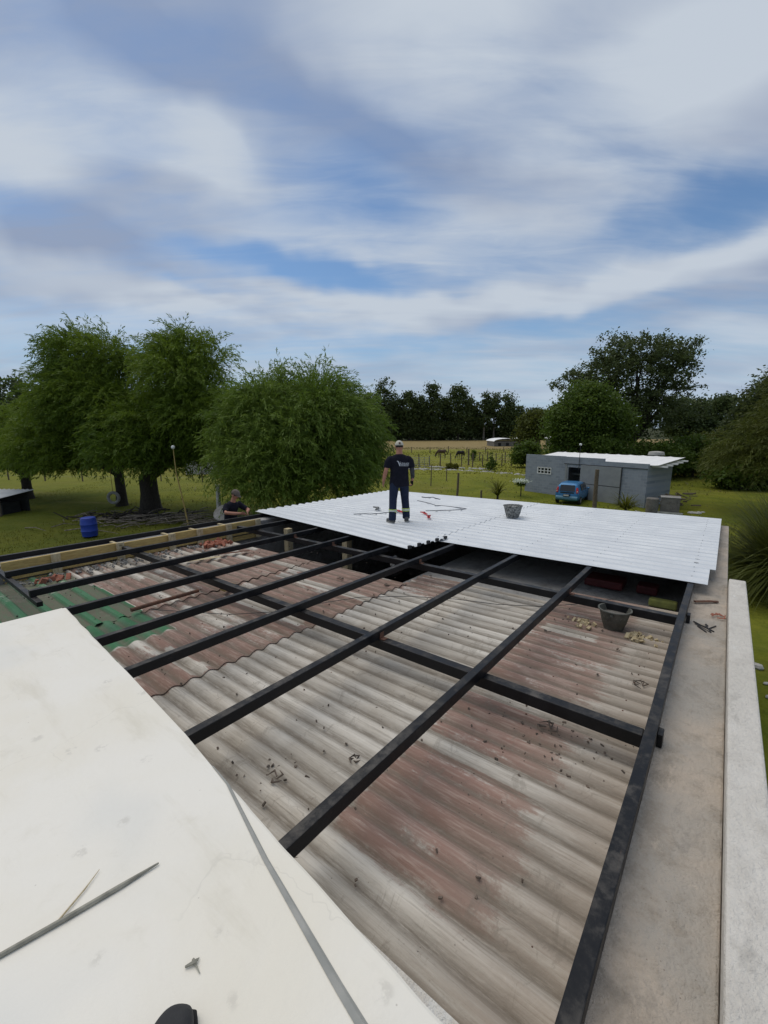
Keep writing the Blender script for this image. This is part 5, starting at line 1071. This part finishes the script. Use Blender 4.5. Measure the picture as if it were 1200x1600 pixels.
# dark wood filling in behind the row and towards the sides
def wood(label, segs, dens, hh, m='leaf_euc', name='wood'):
    C_ = []
    for (x0, y0), (x1, y1) in segs:
        d = math.hypot(x1-x0, y1-y0); n = int(d*dens); t = rng.random(n); x = x0+(x1-x0)*t; z = rng.random(n)**.8*hh*(.72+.28*np.sin(x*.21)+.12*np.sin(x*.63+1)); C_.append(np.stack([x, y0+(y1-y0)*t+rng.normal(size=n)*1.6, z], 1))
    C_ = np.concatenate(C_); o_ = quadmesh(name, leaves(C_, nrm(rng.normal(size=C_.shape)), rng.uniform(.7, 1.5, len(C_))*1.1, .75), m); return tag(o_, label, 'wood', kind='stuff')
wood('dark wood closing the horizon behind the eucalyptus row', [((-45, 205), (100, 205))], 150, 13.0)
wood('distant dark trees closing the horizon at the far left', [((-160, 120), (-62, 120))], 110, 13.0)
wood('distant dark trees closing the horizon at the far right', [((80, 110), (170, 105))], 90, 7.5)
broad('distant_tree', 'grey dark tree top showing at the far left edge', (-63, 74, 0), 1, [(0, 0, 10, 5.5, 4, 4.2), (4, 0, 7, 4, 4, 3.5), (-5, 0, 8, 5, 4, 4)], 420, 40, .7, (.5, .32), 'leaf_euc', r0=.4, zf=3)
# undergrowth at left under the willows and behind
wood('low scrub behind the willow trunks', [((-62, 66), (-8, 64))], 130, 3.2, 'leaf_broad', 'scrub')
wood('low green scrub along the right hand hedge line', [((24, 52), (60, 60))], 160, 2.6, 'leaf_olive', 'scrub')

# tall arching grass clumps and small plants
def grass_clump(name, label, loc, n, h_, r_, m, w_=.03, cat='grass clump', arch=1.0, trunk=0, seg=5):
    t = thing(name, label, cat, loc=loc)
    a = rng.uniform(0, 2*PI, n); tilt = rng.uniform(.15, 1.0, n)*arch; ln = h_*rng.uniform(.65, 1.1, n); b0 = rng.uniform(0, .18, n)*r_; D_ = np.stack([np.cos(a)*np.sin(tilt), np.sin(a)*np.sin(tilt), np.cos(tilt)], 1); P_ = np.stack([np.cos(a)*b0, np.sin(a)*b0, np.full(n, float(trunk))], 1)
    sd_ = np.stack([-np.sin(a), np.cos(a), np.zeros(n)], 1); Q = []; vv = rng.random(n); V2 = []
    for k_ in range(seg):
        w0 = w_*(1-k_/seg)**.6; w1 = w_*(1-(k_+1)/seg)**.6; P2 = P_+D_*(ln/seg)[:, None]; Q.append(np.stack([P_-sd_*w0/2, P_+sd_*w0/2, P2+sd_*w1/2, P2-sd_*w1/2], 1)); V2.append(vv); P_ = P2; D_ = nrm(D_+np.array([0, 0, -.30*arch*(.6+.4)]))
    quadmesh('blades', np.concatenate(Q), m, t, np.concatenate(V2))
    if trunk: mb_ = MB(); mb_.tube([(0, 0, -.1), (.02, 0, trunk)], [.10, .07], 8); mb_.build('stem', 'bark', t, smooth=True)
    return t
grass_clump('arching_grass', 'tall arching grass clump beyond the corner of the building at right', (13.2, 13.3, 0), 3000, 3.7, 2.4, 'leaf_olive', .04)
grass_clump('arching_grass', 'darker arching grass clump cut by the right edge above the parapet', (14.9, 12.0, 0), 2200, 3.6, 2.2, 'leaf_willow', .035)
grass_clump('young_palm', 'small young palm beyond the far roof edge between the post and the house', (8.35, 31.2, 0), 70, 1.5, .5, 'leaf_grass', .09, 'palm', .95, .45)
grass_clump('young_palm', 'low spreading palm in front of the sliding door right of the thick post', (15.0, 26.2, 0), 130, 1.35, 1.6, 'leaf_grass', .08, 'palm', 1.1, .35)
grass_clump('cabbage_palm', 'spiky palm rising behind the left end of the house roof', (23.0, 58.0, 0), 160, 2.6, .6, 'leaf_broad', .14, 'palm', 1.0, 1.9)
fl = broad('flowering_shrub', 'small white flowering bush on a stem left of the house', (10.7, 33.2, 0), 0, [(0, 0, 1.05, .42, .4, .16)], 34, 20, .07, (.11, .09), 'leaf_broad', r0=.04, zf=.8, cat='shrub')
C_ = rng.normal(size=(700, 3))*np.array([.24, .22, .07])+np.array([0, 0, 1.26]); o = quadmesh('flowers', leaves(C_, nrm(rng.normal(size=C_.shape)), .1, .09), 'petal', fl); o['kind'] = 'stuff'
broad('shrub', 'small dark weed clump on the stone line left of the house', (13.4, 53.5, 0), 0, [(0, 0, .7, .6, .5, .6), (0, 0, 1.5, .2, .2, .9)], 40, 26, .12, (.2, .12), 'leaf_broad', limbs=False, cat='shrub')
broad('shrub', 'low tussock beside the farm gate', (9.0, 56.8, 0), 0, [(0, 0, .4, .9, .5, .35)], 40, 26, .14, (.22, .12), 'leaf_grass', limbs=False, cat='shrub')
broad('shrub', 'tall thin weed standing in the field by the wire fence', (14.8, 71.0, 0), 0, [(0, 0, 1.0, .35, .3, 1.0)], 30, 26, .14, (.22, .12), 'leaf_broad', limbs=False, cat='shrub')
# fallen branches under the willows
mb = MB()
for i in range(150):
    x, y = -13.8+rnd.gauss(0, 2.6), 24.9+rnd.gauss(0, 1.0); a = rnd.gauss(.1, .5); l_ = rnd.uniform(.6, 2.4); z = abs(rnd.gauss(0, .16)); mb.tube([(x, y, z), (x+l_*.5*math.cos(a), y+l_*.5*math.sin(a), z+.12), (x+l_*math.cos(a), y+l_*math.sin(a), z+rnd.uniform(-.05, .2))], [.03, .025, .008], 4)
tag(mb.build('brushwood', 'pale_bark'), 'heap of cut willow branches lying on the shaded grass', 'branches', kind='stuff')
mb = MB()
for i in range(90):
    x, y = -15.2+rnd.gauss(0, 1.6), 25.6+rnd.gauss(0, .6); a = rnd.random()*6; l_ = rnd.uniform(.3, 1.1); mb.tube([(x, y, rnd.uniform(0, .35)), (x+l_*math.cos(a), y+l_*math.sin(a), rnd.uniform(.1, .5))], [.05, .03], 4)
tag(mb.build('log_litter', 'bark'), 'dark pile of logs and twigs at the foot of the thick willow trunk', 'logs', kind='stuff')
# ragged grass over the lawn and paddocks
def grass(n, x0, x1, y0, y1, h_, w_, m, label):
    x = rng.uniform(x0, x1, n); y = y0+(y1-y0)*rng.random(n)**1.25; keep = np.abs(x) < y*.98+6; x, y = x[keep], y[keep]; n = len(x)
    cl = np.sin(x*.9+np.sin(y*.7)*2)*np.sin(y*.8+1.3*np.sin(x*.5)); hh_ = h_*(.55+.45*cl.clip(0, 1))*rng.uniform(.5, 1.4, n)
    a = rng.uniform(0, 2*PI, n); dx = np.stack([np.cos(a), np.sin(a), np.zeros(n)], 1)*w_/2; B_ = np.stack([x, y, np.full(n, -.03)], 1); T2 = B_+np.stack([rng.normal(size=n)*hh_*.4, rng.normal(size=n)*hh_*.4, hh_], 1)
    inside = ((x*math.sin(AZ)+y*math.cos(AZ))/S < 13.7) & ((-x*math.cos(AZ)+y*math.sin(AZ))/S < 10.5) & ((-x*math.cos(AZ)+y*math.sin(AZ))/S > -.6)
    k_ = ~inside; Q = np.stack([B_-dx, B_+dx, T2+dx*.15, T2-dx*.15], 1)[k_]
    return tag(quadmesh('grass', Q, m), label, 'grass', kind='stuff')
grass(60000, -30, 34, 12, 60, .13, .045, 'leaf_grass', 'ragged green grass of the lawn')
grass(26000, -20, 60, 50, 125, .20, .16, 'leaf_grass', 'long uneven grass of the paddocks')
grass(7000, -20, 60, 28, 118, .26, .10, 'blade_dry', 'dry seed stalks scattered through the grass')
